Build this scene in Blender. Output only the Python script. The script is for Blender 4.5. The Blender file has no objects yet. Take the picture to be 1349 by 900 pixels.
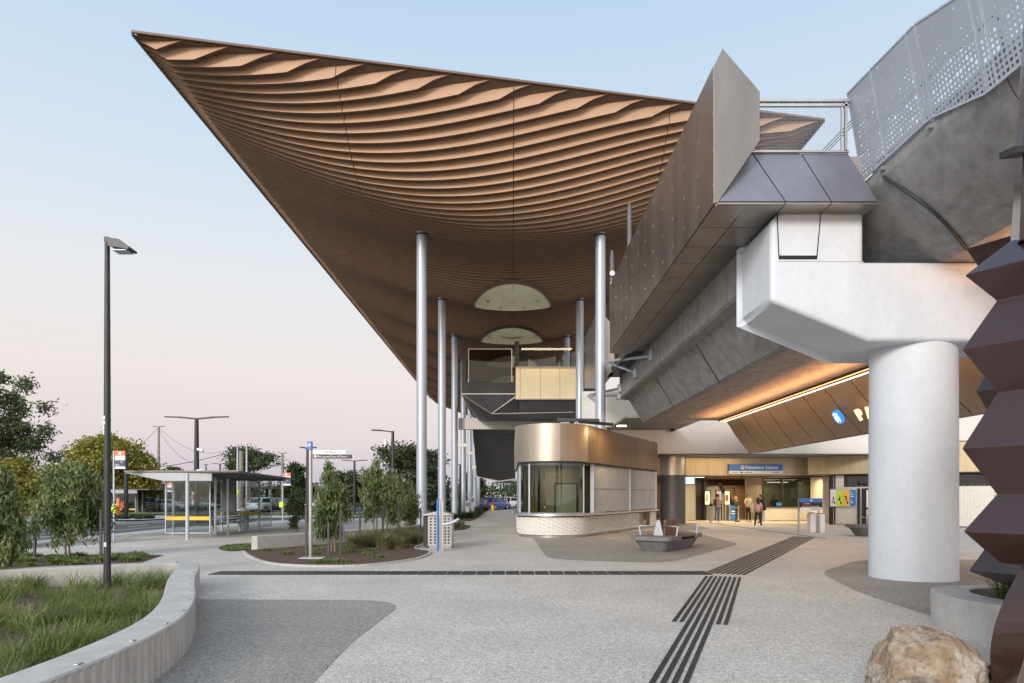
import bpy, bmesh, math, random
import numpy as np
from mathutils import Vector, Matrix
random.seed(7); rng = np.random.default_rng(7)
R = math.radians
scn = bpy.context.scene
COL = scn.collection

# ------------------------------------------------------------------ camera, sky, sun, exposure
F = 900.0; VX = 672.0; HY = 653.0; EYE = 1.65
cam = bpy.data.cameras.new('camera'); cam.sensor_width = 36; cam.lens = 36 * F / 1349
cam.shift_x = 2.5 / 1349; cam.shift_y = (HY - 450) / 1349
cam.clip_end = 3000; cam.clip_start = 0.05
camo = bpy.data.objects.new('camera', cam); COL.objects.link(camo)
camo.location = (0, 0, EYE); camo.rotation_euler = (R(90), 0, 0)
scn.camera = camo

world = bpy.data.worlds.new("World"); scn.world = world; world.use_nodes = True
nt = world.node_tree; nt.nodes.clear()
out = nt.nodes.new('ShaderNodeOutputWorld'); bg = nt.nodes.new('ShaderNodeBackground')
SUN_EL, SUN_AZ = 19.0, 205.0
sky = nt.nodes.new('ShaderNodeTexSky'); sky.sky_type = 'NISHITA'; sky.sun_disc = False
sky.sun_elevation = R(SUN_EL); sky.sun_rotation = R(SUN_AZ); sky.dust_density = 1.5
tc = nt.nodes.new('ShaderNodeTexCoord'); sep = nt.nodes.new('ShaderNodeSeparateXYZ')
nt.links.new(tc.outputs['Generated'], sep.inputs[0])
ramp = nt.nodes.new('ShaderNodeValToRGB'); cr = ramp.color_ramp
stops = [(0.0, (.55, .50, .58)), (0.03, (.67, .60, .68)), (0.075, (.82, .72, .73)), (0.16, (.90, .82, .78)),
         (0.28, (.85, .86, .88)), (0.42, (.69, .81, .93)), (0.62, (.51, .71, .93)), (1.0, (.38, .59, .88))]
while len(cr.elements) < len(stops): cr.elements.new(0.5)
for e, (p, c) in zip(cr.elements, stops): e.position = p; e.color = (*c, 1)
nt.links.new(sep.outputs['Z'], ramp.inputs[0])
# after-glow: the western half of the sky, behind the photographer, is the brighter one
mr = nt.nodes.new('ShaderNodeMapRange'); mr.inputs[1].default_value = 0.15; mr.inputs[2].default_value = -0.9
mr.inputs[3].default_value = 0.0; mr.inputs[4].default_value = 1.0
nt.links.new(sep.outputs['Y'], mr.inputs[0])
glow = nt.nodes.new('ShaderNodeMix'); glow.data_type = 'RGBA'; glow.blend_type = 'ADD'
glow.inputs['B'].default_value = (1.15, 1.0, .84, 1)
nt.links.new(mr.outputs[0], glow.inputs['Factor']); nt.links.new(ramp.outputs[0], glow.inputs['A'])
bg2 = nt.nodes.new('ShaderNodeBackground'); add = nt.nodes.new('ShaderNodeAddShader')
nt.links.new(sky.outputs[0], bg.inputs[0]); bg.inputs[1].default_value = 0.008
nt.links.new(glow.outputs['Result'], bg2.inputs[0]); bg2.inputs[1].default_value = 0.93
nt.links.new(bg.outputs[0], add.inputs[0]); nt.links.new(bg2.outputs[0], add.inputs[1])
nt.links.new(add.outputs[0], out.inputs[0])

sl = bpy.data.lights.new('sun', 'SUN'); sl.energy = 2.5; sl.angle = R(16); sl.color = (1, .955, .90)
so = bpy.data.objects.new('sun', sl); COL.objects.link(so)
# sun behind and left of the camera, low
so.rotation_euler = Vector((math.sin(R(SUN_AZ)) * -1, -math.cos(R(SUN_AZ)) * -1, 0)).to_track_quat('Z', 'Y').to_euler()
az = R(SUN_AZ); d_sun = Vector((math.sin(az) * math.cos(R(SUN_EL)), math.cos(az) * math.cos(R(SUN_EL)), math.sin(R(SUN_EL))))
so.rotation_euler = d_sun.to_track_quat('Z', 'Y').to_euler(); so.location = (0, 0, 60)
scn.view_settings.view_transform = 'Standard'; scn.view_settings.look = 'None'
scn.view_settings.gamma = 1; scn.view_settings.exposure = 0.0; scn.view_settings.use_curve_mapping = False
scn.render.resolution_x = 1024; scn.render.resolution_y = 683
try:
    scn.cycles.max_bounces = 8; scn.cycles.transparent_max_bounces = 16
except Exception: pass

def P(x, y, Y): return Vector(((x - VX) * Y / F, Y, EYE - (y - HY) * Y / F))
def G(x, y, z=0.0):
    Y = (EYE - z) * F / (y - HY); return Vector(((x - VX) * Y / F, Y, z))

# ------------------------------------------------------------------ materials
def mat(name, col, rough=.6, metal=0.0, var=.12, scale=6.0, bump=0.0, bscale=40.0, spec=.5, col2=None, coat=0, emit=None, estr=0, alpha=None, stretch=None, fine=0.0, fscale=200.0):
    m = bpy.data.materials.new(name); m.use_nodes = True; n = m.node_tree; L = n.links
    b = n.nodes['Principled BSDF']; b.inputs['Roughness'].default_value = rough; b.inputs['Metallic'].default_value = metal
    b.inputs['Specular IOR Level'].default_value = spec
    if coat: b.inputs['Coat Weight'].default_value = coat; b.inputs['Coat Roughness'].default_value = .06
    t = n.nodes.new('ShaderNodeTexCoord'); vec = t.outputs['Object']
    if stretch:
        mp = n.nodes.new('ShaderNodeMapping'); mp.inputs['Scale'].default_value = stretch
        L.new(vec, mp.inputs[0]); vec = mp.outputs[0]
    nz = n.nodes.new('ShaderNodeTexNoise'); nz.inputs['Scale'].default_value = scale; nz.inputs['Detail'].default_value = 6
    nz.inputs['Roughness'].default_value = .62
    L.new(vec, nz.inputs['Vector'])
    r = n.nodes.new('ShaderNodeValToRGB')
    c2 = col2 if col2 else tuple(min(1, c * (1 + var)) for c in col)
    c1 = tuple(c * (1 - var) for c in col)
    r.color_ramp.elements[0].position = .32; r.color_ramp.elements[1].position = .68
    r.color_ramp.elements[0].color = (*c1, 1); r.color_ramp.elements[1].color = (*c2, 1)
    L.new(nz.outputs['Fac'], r.inputs[0]); cout = r.outputs[0]
    if fine:
        n2 = n.nodes.new('ShaderNodeTexNoise'); n2.inputs['Scale'].default_value = fscale; n2.inputs['Detail'].default_value = 2
        L.new(t.outputs['Object'], n2.inputs['Vector'])
        m2 = n.nodes.new('ShaderNodeMapRange'); m2.inputs[1].default_value = .3; m2.inputs[2].default_value = .7
        m2.inputs[3].default_value = 1 - fine; m2.inputs[4].default_value = 1 + fine
        L.new(n2.outputs['Fac'], m2.inputs[0])
        mx = n.nodes.new('ShaderNodeVectorMath'); mx.operation = 'SCALE'
        L.new(cout, mx.inputs[0]); L.new(m2.outputs[0], mx.inputs['Scale']); cout = mx.outputs[0]
    L.new(cout, b.inputs['Base Color'])
    if bump:
        bn = n.nodes.new('ShaderNodeTexNoise'); bn.inputs['Scale'].default_value = bscale; bn.inputs['Detail'].default_value = 4
        L.new(t.outputs['Object'], bn.inputs['Vector'])
        bp = n.nodes.new('ShaderNodeBump'); bp.inputs['Strength'].default_value = bump; bp.inputs['Distance'].default_value = .02
        L.new(bn.outputs['Fac'], bp.inputs['Height']); L.new(bp.outputs[0], b.inputs['Normal'])
    if metal > .3:
        mr_ = n.nodes.new('ShaderNodeMapRange'); mr_.inputs[3].default_value = rough * .8; mr_.inputs[4].default_value = rough * 1.25
        L.new(nz.outputs['Fac'], mr_.inputs[0]); L.new(mr_.outputs[0], b.inputs['Roughness'])
    if emit: b.inputs['Emission Color'].default_value = (*emit, 1); b.inputs['Emission Strength'].default_value = estr
    if alpha is not None: b.inputs['Alpha'].default_value = alpha
    return m

def leafmat(name, c1, c2, c3):
    m = bpy.data.materials.new(name); m.use_nodes = True; n = m.node_tree; L = n.links
    b = n.nodes['Principled BSDF']; b.inputs['Roughness'].default_value = .5
    t = n.nodes.new('ShaderNodeTexCoord')
    nz = n.nodes.new('ShaderNodeTexNoise'); nz.inputs['Scale'].default_value = 1.3; nz.inputs['Detail'].default_value = 3
    L.new(t.outputs['Object'], nz.inputs['Vector'])
    nf = n.nodes.new('ShaderNodeTexNoise'); nf.inputs['Scale'].default_value = 19; nf.inputs['Detail'].default_value = 1
    L.new(t.outputs['Object'], nf.inputs['Vector'])
    ma = n.nodes.new('ShaderNodeMath'); ma.operation = 'ADD'; L.new(nz.outputs['Fac'], ma.inputs[0]); L.new(nf.outputs['Fac'], ma.inputs[1])
    mh = n.nodes.new('ShaderNodeMath'); mh.operation = 'MULTIPLY'; mh.inputs[1].default_value = .5; L.new(ma.outputs[0], mh.inputs[0])
    r = n.nodes.new('ShaderNodeValToRGB'); r.color_ramp.elements.new(.5)
    for e, p, c in zip(r.color_ramp.elements, (.36, .5, .66), (c1, c2, c3)): e.position = p; e.color = (*c, 1)
    L.new(mh.outputs[0], r.inputs[0]); L.new(r.outputs[0], b.inputs['Base Color'])
    tr = n.nodes.new('ShaderNodeBsdfTranslucent'); L.new(r.outputs[0], tr.inputs[0])
    mx = n.nodes.new('ShaderNodeMixShader'); mx.inputs[0].default_value = .3
    o = n.nodes['Material Output']; L.new(b.outputs[0], mx.inputs[1]); L.new(tr.outputs[0], mx.inputs[2]); L.new(mx.outputs[0], o.inputs[0])
    return m

def glassmat(name, tint=(.75, .82, .8), refl=.12, through=.8):
    m = bpy.data.materials.new(name); m.use_nodes = True; n = m.node_tree; L = n.links; n.nodes.clear()
    o = n.nodes.new('ShaderNodeOutputMaterial'); tr = n.nodes.new('ShaderNodeBsdfTransparent'); tr.inputs[0].default_value = (*[c * through for c in tint], 1)
    gl = n.nodes.new('ShaderNodeBsdfGlossy'); gl.inputs['Roughness'].default_value = .03
    fr = n.nodes.new('ShaderNodeLayerWeight'); fr.inputs[0].default_value = .5
    pw_ = n.nodes.new('ShaderNodeMath'); pw_.operation = 'POWER'; pw_.inputs[1].default_value = 4.0; L.new(fr.outputs['Facing'], pw_.inputs[0])
    ad = n.nodes.new('ShaderNodeMath'); ad.operation = 'MULTIPLY_ADD'; ad.inputs[1].default_value = .6; ad.inputs[2].default_value = refl; ad.use_clamp = True
    t = n.nodes.new('ShaderNodeTexCoord'); nz = n.nodes.new('ShaderNodeTexNoise'); nz.inputs['Scale'].default_value = 1.5
    L.new(t.outputs['Object'], nz.inputs['Vector'])
    bp = n.nodes.new('ShaderNodeBump'); bp.inputs['Strength'].default_value = .02; L.new(nz.outputs['Fac'], bp.inputs['Height']); L.new(bp.outputs[0], gl.inputs['Normal'])
    L.new(pw_.outputs[0], ad.inputs[0]); mx = n.nodes.new('ShaderNodeMixShader'); L.new(ad.outputs[0], mx.inputs[0])
    L.new(tr.outputs[0], mx.inputs[1]); L.new(gl.outputs[0], mx.inputs[2]); L.new(mx.outputs[0], o.inputs[0])
    return m

def aggregate(name, base, dark, light, s=60):
    """exposed-aggregate paving: small stones of several greys in cement"""
    m = bpy.data.materials.new(name); m.use_nodes = True; n = m.node_tree; L = n.links
    b = n.nodes['Principled BSDF']; b.inputs['Roughness'].default_value = .75; b.inputs['Specular IOR Level'].default_value = .25
    t = n.nodes.new('ShaderNodeTexCoord')
    v = n.nodes.new('ShaderNodeTexVoronoi'); v.inputs['Scale'].default_value = s; L.new(t.outputs['Object'], v.inputs['Vector'])
    sx = n.nodes.new('ShaderNodeSeparateXYZ'); L.new(v.outputs['Color'], sx.inputs[0])
    r = n.nodes.new('ShaderNodeValToRGB'); r.color_ramp.interpolation = 'CONSTANT'
    r.color_ramp.elements.new(.2); r.color_ramp.elements.new(.75)
    mid = tuple((a + b_) / 2 for a, b_ in zip(base, dark))
    for e, p, c in zip(r.color_ramp.elements, (0, .16, .40, .82), (dark, mid, base, light)) : e.position = p; e.color = (*c, 1)
    if len(r.color_ramp.elements) < 4:
        pass
    L.new(sx.outputs[0], r.inputs[0])
    nz = n.nodes.new('ShaderNodeTexNoise'); nz.inputs['Scale'].default_value = .55; nz.inputs['Detail'].default_value = 8; nz.inputs['Roughness'].default_value = .65
    L.new(t.outputs['Object'], nz.inputs['Vector'])
    mr_ = n.nodes.new('ShaderNodeMapRange'); mr_.inputs[1].default_value = .3; mr_.inputs[2].default_value = .7; mr_.inputs[3].default_value = .84; mr_.inputs[4].default_value = 1.1
    L.new(nz.outputs['Fac'], mr_.inputs[0])
    n3 = n.nodes.new('ShaderNodeTexNoise'); n3.inputs['Scale'].default_value = 16; n3.inputs['Detail'].default_value = 5; L.new(t.outputs['Object'], n3.inputs['Vector'])
    m3 = n.nodes.new('ShaderNodeMapRange'); m3.inputs[1].default_value = .3; m3.inputs[2].default_value = .7; m3.inputs[3].default_value = .82; m3.inputs[4].default_value = 1.16
    L.new(n3.outputs['Fac'], m3.inputs[0])
    mm = n.nodes.new('ShaderNodeMath'); mm.operation = 'MULTIPLY'; L.new(mr_.outputs[0], mm.inputs[0]); L.new(m3.outputs[0], mm.inputs[1])
    sc = n.nodes.new('ShaderNodeVectorMath'); sc.operation = 'SCALE'; L.new(r.outputs[0], sc.inputs[0]); L.new(mm.outputs[0], sc.inputs['Scale'])
    L.new(sc.outputs[0], b.inputs['Base Color'])
    bp = n.nodes.new('ShaderNodeBump'); bp.inputs['Strength'].default_value = .35; bp.inputs['Distance'].default_value = .004
    L.new(v.outputs['Distance'], bp.inputs['Height']); L.new(bp.outputs[0], b.inputs['Normal'])
    return m

def perforated(name, col, pitch, zlo, zhi, axis='Y', big=.5):
    """metal sheet with a regular grid of round holes, the holes growing towards the bottom in drifts"""
    m = bpy.data.materials.new(name); m.use_nodes = True; n = m.node_tree; L = n.links
    b = n.nodes['Principled BSDF']; b.inputs['Base Color'].default_value = (*col, 1); b.inputs['Metallic'].default_value = .25; b.inputs['Roughness'].default_value = .5
    t = n.nodes.new('ShaderNodeTexCoord'); s = n.nodes.new('ShaderNodeSeparateXYZ'); L.new(t.outputs['Object'], s.inputs[0])
    def math_(op, a, b_=None, c=None):
        q = n.nodes.new('ShaderNodeMath'); q.operation = op
        for i, v in enumerate((a, b_, c)):
            if v is None: continue
            if isinstance(v, (int, float)): q.inputs[i].default_value = v
            else: L.new(v, q.inputs[i])
        return q.outputs[0]
    u = math_('DIVIDE', s.outputs[axis], pitch); v = math_('DIVIDE', s.outputs['Z'], pitch)
    fu = math_('SUBTRACT', math_('FRACT', u), .5); fv = math_('SUBTRACT', math_('FRACT', v), .5)
    d = math_('SQRT', math_('ADD', math_('MULTIPLY', fu, fu), math_('MULTIPLY', fv, fv)))
    cb = n.nodes.new('ShaderNodeCombineXYZ'); L.new(math_('FLOOR', u), cb.inputs[0]); L.new(math_('FLOOR', v), cb.inputs[1])
    wn = n.nodes.new('ShaderNodeTexWhiteNoise'); wn.noise_dimensions = '3D'; L.new(cb.outputs[0], wn.inputs['Vector'])
    nz = n.nodes.new('ShaderNodeTexNoise'); nz.inputs['Scale'].default_value = .12; nz.inputs['Detail'].default_value = 2; L.new(cb.outputs[0], nz.inputs['Vector'])
    g = n.nodes.new('ShaderNodeMapRange'); g.inputs[1].default_value = zhi; g.inputs[2].default_value = zlo; g.inputs[3].default_value = -.08; g.inputs[4].default_value = .24; g.clamp = True
    L.new(s.outputs['Z'], g.inputs[0])
    rad = math_('ADD', g.outputs[0], math_('MULTIPLY', math_('SUBTRACT', nz.outputs['Fac'], .47), .62))
    rad = math_('ADD', rad, math_('MULTIPLY', math_('POWER', wn.outputs['Value'], 5), .22))
    rad = math_('MINIMUM', rad, .36)
    hole = math_('LESS_THAN', d, rad)
    inv = math_('SUBTRACT', 1, hole); L.new(inv, b.inputs['Alpha'])
    return m

M = {}
M['plaza'] = aggregate('aggregate_light', (.60, .555, .50), (.30, .275, .245), (.72, .67, .61), 95)
M['plaza_dark'] = aggregate('aggregate_dark', (.34, .312, .28), (.165, .152, .136), (.44, .41, .37), 95)
M['asphalt'] = mat('asphalt', (.06, .06, .068), .85, var=.2, scale=3, fine=.25, fscale=120)
M['concrete'] = mat('concrete', (.45, .435, .41), .8, var=.14, scale=3.5, bump=.15, bscale=60, fine=.06, fscale=90)
M['conc_road'] = mat('concrete_lane', (.44, .44, .44), .8, var=.1, scale=.8, fine=.08, fscale=60)
M['conc_dark'] = mat('concrete_stained', (.225, .222, .218), .85, var=.15, scale=5, bump=.2, bscale=25, col2=(.32, .32, .32), stretch=(1, .6, .35), fine=.08, fscale=50)
M['conc_white'] = mat('concrete_white_coat', (.60, .64, .69), .6, var=.03, scale=1.6, bump=.08, bscale=18, col2=(.645, .685, .735), stretch=(1, 1, .5), fine=.03, fscale=9)
M['wall_white'] = mat('painted_wall', (.62, .60, .57), .7, var=.05, scale=1.2)
M['blade'] = mat('bronze_blade', (.43, .265, .165), .42, .1, var=.07, scale=1.4)
M['backing_blade_shade'] = mat('bronze_backing_blade_shade', (.125, .072, .046), .6, var=.1, scale=2)
M['trim'] = mat('bronze_trim', (.16, .11, .08), .5, .2, var=.05)
M['roof'] = mat('roof_sheet', (.4, .39, .38), .5, .3)
M['cream'] = mat('cream_lining', (.66, .61, .42), .5, var=.04, scale=2)
M['steel'] = mat('galvanised_column', (.42, .455, .51), .42, .45, var=.07, scale=3, stretch=(1, 1, .25))
M['steel_dark'] = mat('dark_metal', (.036, .036, .04), .45, .3, var=.15)
M['clad'] = mat('clad_panel', (.29, .26, .24), .31, .8, var=.2, scale=1.3, stretch=(1, 1, .3))
M['clad_light'] = mat('clad_panel_light', (.19, .185, .18), .4, .6, var=.16, scale=1.2, stretch=(1, 1, .4))
M['clad_blue'] = mat('clad_panel_slate', (.24, .24, .27), .38, .6, var=.1, scale=1.5)
M['brass_kiosk'] = mat('kiosk_fascia_panel', (.22, .145, .09), .42, .55, var=.12, scale=1.2, stretch=(3, 3, .3))
M['balcony'] = mat('balcony_panel', (.80, .68, .45), .45, .1, var=.05, scale=1)
M['brass'] = mat('brushed_bronze', (.42, .37, .30), .42, .85, var=.09, scale=2, stretch=(6, 6, .2))
M['brass_panel'] = mat('bronze_fascia_panel', (.50, .40, .26), .42, .55, var=.1, scale=1.4, stretch=(3, 3, .3))
M['bulk'] = mat('brown_bulkhead', (.30, .19, .115), .5, .2, var=.12, scale=.9)
M['shutter'] = mat('shutter_grey', (.36, .37, .385), .5, .1, var=.08, scale=2)
M['tex_cream'] = mat('textured_cream', (.64, .62, .56), .55, var=.05)
M['slate'] = mat('fluted_dark', (.10, .10, .105), .5, .3, var=.15)
M['glass'] = glassmat('clear_glass', (.9, .95, .93), .03, .92)
M['glass_dark'] = glassmat('tinted_glass', (.6, .68, .64), .05, .8)
M['glass_mesh'] = glassmat('screened_glass', (.62, .58, .54), .035, .75)
M['black'] = mat('black_frame', (.02, .02, .022), .4, .2)
M['white'] = mat('white_paint', (.78, .78, .77), .45, var=.04)
M['blue'] = mat('sign_blue', (.03, .17, .55), .4, var=.04)
M['navy'] = mat('sign_navy', (.02, .035, .1), .4)
M['orange'] = mat('sign_orange', (.75, .17, .04), .45)
M['yellow'] = mat('safety_yellow', (.82, .48, .03), .45)
M['lime'] = mat('lime_box', (.55, .75, .03), .5)
M['timber'] = mat('timber', (.17, .085, .05), .55, var=.3, scale=3, stretch=(8, 1, 8))
M['bench_conc'] = mat('bench_concrete', (.15, .15, .155), .75, var=.2, scale=5, fine=.2, fscale=160)
M['tactile'] = mat('tactile_black', (.03, .03, .03), .6, var=.3, scale=9)
M['mulch'] = mat('mulch', (.075, .045, .032), .95, var=.5, scale=26, bump=1.0, bscale=30, col2=(.16, .10, .07), fine=.45, fscale=70)
M['lawn'] = mat('lawn_soil', (.06, .09, .03), .95, var=.3, scale=8)
M['stainless'] = mat('stainless', (.42, .41, .395), .38, .75, var=.1, scale=3)
M['alu'] = mat('aluminium_frame', (.44, .47, .52), .45, .3)
M['maroon'] = mat('sculpture_paint', (.034, .015, .013), .28, 0, var=.12, scale=1.5, coat=.5)
M['rock'] = mat('sandstone', (.24, .145, .08), .9, var=.4, scale=2.6, bump=1.0, bscale=7, col2=(.50, .44, .36), fine=.25, fscale=45)
_m = M['rock']; _n = _m.node_tree; _L = _n.links; _b = _n.nodes['Principled BSDF']; _t = _n.nodes.new('ShaderNodeTexCoord')
def _noise(sc, det, lo, hi):
    q = _n.nodes.new('ShaderNodeTexNoise'); q.inputs['Scale'].default_value = sc; q.inputs['Detail'].default_value = det; q.inputs['Roughness'].default_value = .7; _L.new(_t.outputs['Object'], q.inputs['Vector'])
    r = _n.nodes.new('ShaderNodeMapRange'); r.inputs[1].default_value = lo; r.inputs[2].default_value = hi; _L.new(q.outputs['Fac'], r.inputs[0]); return r.outputs[0]
def _mix(a, b, f):
    q = _n.nodes.new('ShaderNodeMix'); q.data_type = 'RGBA'
    for s_, v in (('A', a), ('B', b)):
        if isinstance(v, tuple): q.inputs[s_].default_value = (*v, 1)
        else: _L.new(v, q.inputs[s_])
    _L.new(f, q.inputs['Factor']); return q.outputs['Result']
_c = _mix((.20, .13, .08), (.33, .25, .17), _noise(4.5, 10, .40, .60)); _c = _mix(_c, (.45, .43, .39), _noise(2.6, 12, .47, .66)); _c = _mix(_c, (.30, .15, .07), _noise(3.1, 12, .58, .70)); _c = _mix(_c, (.09, .07, .055), _noise(30, 5, .54, .70))
_L.new(_c, _b.inputs['Base Color'])
M['bark'] = mat('bark', (.22, .18, .14), .9, var=.35, scale=9)
M['stake'] = mat('stake', (.09, .085, .085), .8)
M['pole_wood'] = mat('timber_pole', (.27, .23, .2), .9, var=.2)
M['leaf_gum'] = leafmat('leaf_gum', (.065, .10, .03), (.14, .185, .06), (.34, .36, .17))
M['leaf_gum2'] = leafmat('leaf_gum_far', (.040, .060, .024), (.08, .105, .042), (.17, .19, .09))
M['leaf_yellow'] = leafmat('leaf_yellow', (.09, .11, .018), (.23, .22, .03), (.45, .38, .06))
M['leaf_dark'] = leafmat('leaf_dark', (.026, .042, .018), (.05, .072, .03), (.10, .12, .055))
M['grass'] = leafmat('grass_blades', (.07, .11, .02), (.14, .20, .045), (.34, .34, .13))
M['grass_dry'] = leafmat('grass_dry', (.12, .13, .05), (.24, .23, .10), (.42, .36, .2))
M['led_warm'] = mat('led_warm', (1, .8, .6), emit=(1, .36, .10), estr=4)
M['led_white'] = mat('led_white', (1, 1, 1), emit=(1, .86, .72), estr=2.2)
M['lamp'] = mat('lamp_lens', (1, .9, .7), emit=(1, .78, .45), estr=14)
M['letters'] = mat('lit_letters', (1, .9, .5), emit=(1, .78, .35), estr=1.6)
M['icon_blue'] = mat('lit_blue', (.03, .3, .9), emit=(.02, .28, .9), estr=.8)
M['screen'] = mat('screen', (.5, .7, .8), emit=(.6, .85, .95), estr=1.0)
M['red'] = mat('red_paint', (.45, .02, .02), .3, coat=.5)
M['carwhite'] = mat('white_car_paint', (.75, .77, .8), .25, coat=.6, var=.02)
M['carblue'] = mat('blue_car_paint', (.02, .09, .42), .25, coat=.6)
M['carblack'] = mat('black_car_paint', (.02, .022, .03), .2, coat=.6)
M['carsilver'] = mat('silver_car_paint', (.42, .45, .5), .25, .5, coat=.6)
M['carglass'] = mat('car_glass', (.03, .04, .05), .08, spec=.8)
M['rubber'] = mat('rubber', (.02, .02, .02), .8)
M['rim'] = mat('rim', (.5, .5, .52), .35, .7)
M['skin'] = mat('skin', (.45, .27, .19), .55)
M['hair_dark'] = mat('hair_dark', (.025, .018, .015), .5)
M['hair_fair'] = mat('hair_fair', (.42, .30, .18), .5)
for k, c in dict(beige=(.33, .27, .2), denim=(.06, .1, .18), dkgreen=(.05, .065, .05), pale=(.5, .46, .38), charcoal=(.02, .02, .024), pink=(.62, .36, .36), bag=(.55, .5, .25)).items():
    M['cl_' + k] = mat('cloth_' + k, c, .9, var=.15, scale=14)

# ------------------------------------------------------------------ mesh building
class MB:
    def __init__(s): s.v = []; s.f = []; s.sm = []; s.mi = []; s.m = 0
    def add(s, vs, fs, smooth=False):
        o = len(s.v); s.v += [tuple(p) for p in vs]; s.f += [tuple(i + o for i in f) for f in fs]
        s.sm += [smooth] * len(fs); s.mi += [s.m] * len(fs); return s
    def quad(s, a, b, c, d): return s.add([a, b, c, d], [(0, 1, 2, 3)])
    def box(s, x0, x1, y0, y1, z0, z1, mtx=None):
        v = [Vector(p) for p in [(x0, y0, z0), (x1, y0, z0), (x1, y1, z0), (x0, y1, z0), (x0, y0, z1), (x1, y0, z1), (x1, y1, z1), (x0, y1, z1)]]
        if mtx: v = [mtx @ p for p in v]
        return s.add(v, [(3, 2, 1, 0), (4, 5, 6, 7), (0, 1, 5, 4), (1, 2, 6, 5), (2, 3, 7, 6), (3, 0, 4, 7)])
    def bar(s, a, b, w, h=None, up=(0, 0, 1)):
        a = Vector(a); b = Vector(b); h = h or w; d = (b - a).normalized(); u = Vector(up)
        if abs(d.dot(u)) > .98: u = Vector((0, 1, 0))
        r = d.cross(u).normalized() * w / 2; t = r.cross(d).normalized() * h / 2
        v = [a - r - t, a + r - t, a + r + t, a - r + t, b - r - t, b + r - t, b + r + t, b - r + t]
        return s.add(v, [(3, 2, 1, 0), (4, 5, 6, 7), (0, 1, 5, 4), (1, 2, 6, 5), (2, 3, 7, 6), (3, 0, 4, 7)])
    def tube(s, pts, rad, n=12, caps=True):
        pts = [Vector(p) for p in pts]; k = len(pts)
        if not hasattr(rad, '__len__'): rad = [rad] * k
        rings = []; up = None
        for i, p in enumerate(pts):
            d = (pts[min(i + 1, k - 1)] - pts[max(i - 1, 0)]).normalized()
            if up is None: up = Vector((0, 0, 1)) if abs(d.z) < .95 else Vector((0, 1, 0))
            r = d.cross(up).normalized(); up2 = r.cross(d).normalized()
            rings.append([p + (r * math.cos(a) + up2 * math.sin(a)) * rad[i] for a in [2 * math.pi * j / n for j in range(n)]])
        v = [q for rg in rings for q in rg]
        f = [(i * n + j, i * n + (j + 1) % n, (i + 1) * n + (j + 1) % n, (i + 1) * n + j) for i in range(k - 1) for j in range(n)]
        s.add(v, f, True)
        if caps: s.add(rings[0], [tuple(range(n - 1, -1, -1))]); s.add(rings[-1], [tuple(range(n))])
        return s
    def prism(s, poly, z0, z1, smooth=False):
        """plan polygon (x,y) extruded z0..z1"""
        n = len(poly); lo = [(p[0], p[1], z0) for p in poly]; hi = [(p[0], p[1], z1) for p in poly]
        s.add(lo + hi, [(i, (i + 1) % n, n + (i + 1) % n, n + i) for i in range(n)], smooth)
        s.add(hi, [tuple(range(n))]); s.add(lo, [tuple(range(n - 1, -1, -1))]); return s
    def extY(s, prof, y0, y1, seg=1):
        """profile (x,z) extruded along y"""
        n = len(prof)
        for q in range(seg):
            a = y0 + (y1 - y0) * q / seg; b = y0 + (y1 - y0) * (q + 1) / seg
            s.add([(p[0], a, p[1]) for p in prof] + [(p[0], b, p[1]) for p in prof], [(i, (i + 1) % n, n + (i + 1) % n, n + i) for i in range(n)])
        s.add([(p[0], y0, p[1]) for p in prof], [tuple(range(n))]); s.add([(p[0], y1, p[1]) for p in prof], [tuple(range(n - 1, -1, -1))])
        return s
    def extX(s, prof, x0, x1):
        n = len(prof)
        s.add([(x0, p[0], p[1]) for p in prof] + [(x1, p[0], p[1]) for p in prof], [(i, (i + 1) % n, n + (i + 1) % n, n + i) for i in range(n)])
        s.add([(x0, p[0], p[1]) for p in prof], [tuple(range(n))]); s.add([(x1, p[0], p[1]) for p in prof], [tuple(range(n - 1, -1, -1))])
        return s
    def lathe(s, c, prof, n=24, smooth=True, a0=0.0):
        v = [(c[0] + r * math.cos(a0 + 2 * math.pi * j / n), c[1] + r * math.sin(a0 + 2 * math.pi * j / n), c[2] + z) for r, z in prof for j in range(n)]
        f = [(i * n + j, i * n + (j + 1) % n, (i + 1) * n + (j + 1) % n, (i + 1) * n + j) for i in range(len(prof) - 1) for j in range(n)]
        s.add(v, f, smooth)
        s.add(v[:n], [tuple(range(n - 1, -1, -1))]); s.add(v[-n:], [tuple(range(n))]); return s
    def build(s, name, m, parent=None, bevel=0, seg=2, local=False, fixn=True):
        me = bpy.data.meshes.new(name)
        off = Vector((0, 0, 0))
        if parent is not None and not local:
            q = parent
            while q is not None: off = off + q.location; q = q.parent
        vs = [(p[0] - off.x, p[1] - off.y, p[2] - off.z) for p in s.v]
        me.from_pydata(vs, [], s.f)
        for mm in (m if isinstance(m, (list, tuple)) else [m]): me.materials.append(mm)
        me.polygons.foreach_set('use_smooth', s.sm); me.polygons.foreach_set('material_index', s.mi)
        if fixn:
            bm = bmesh.new(); bm.from_mesh(me); bmesh.ops.recalc_face_normals(bm, faces=bm.faces); bm.to_mesh(me); bm.free()
        me.update()
        o = bpy.data.objects.new(name, me); COL.objects.link(o)
        if parent is not None: o.parent = parent
        if bevel:
            w = o.modifiers.new('weld', 'WELD'); w.merge_threshold = 1e-4
            b = o.modifiers.new('bevel', 'BEVEL'); b.width = bevel; b.segments = seg; b.limit_method = 'ANGLE'; b.angle_limit = R(28)
        return o

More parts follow.
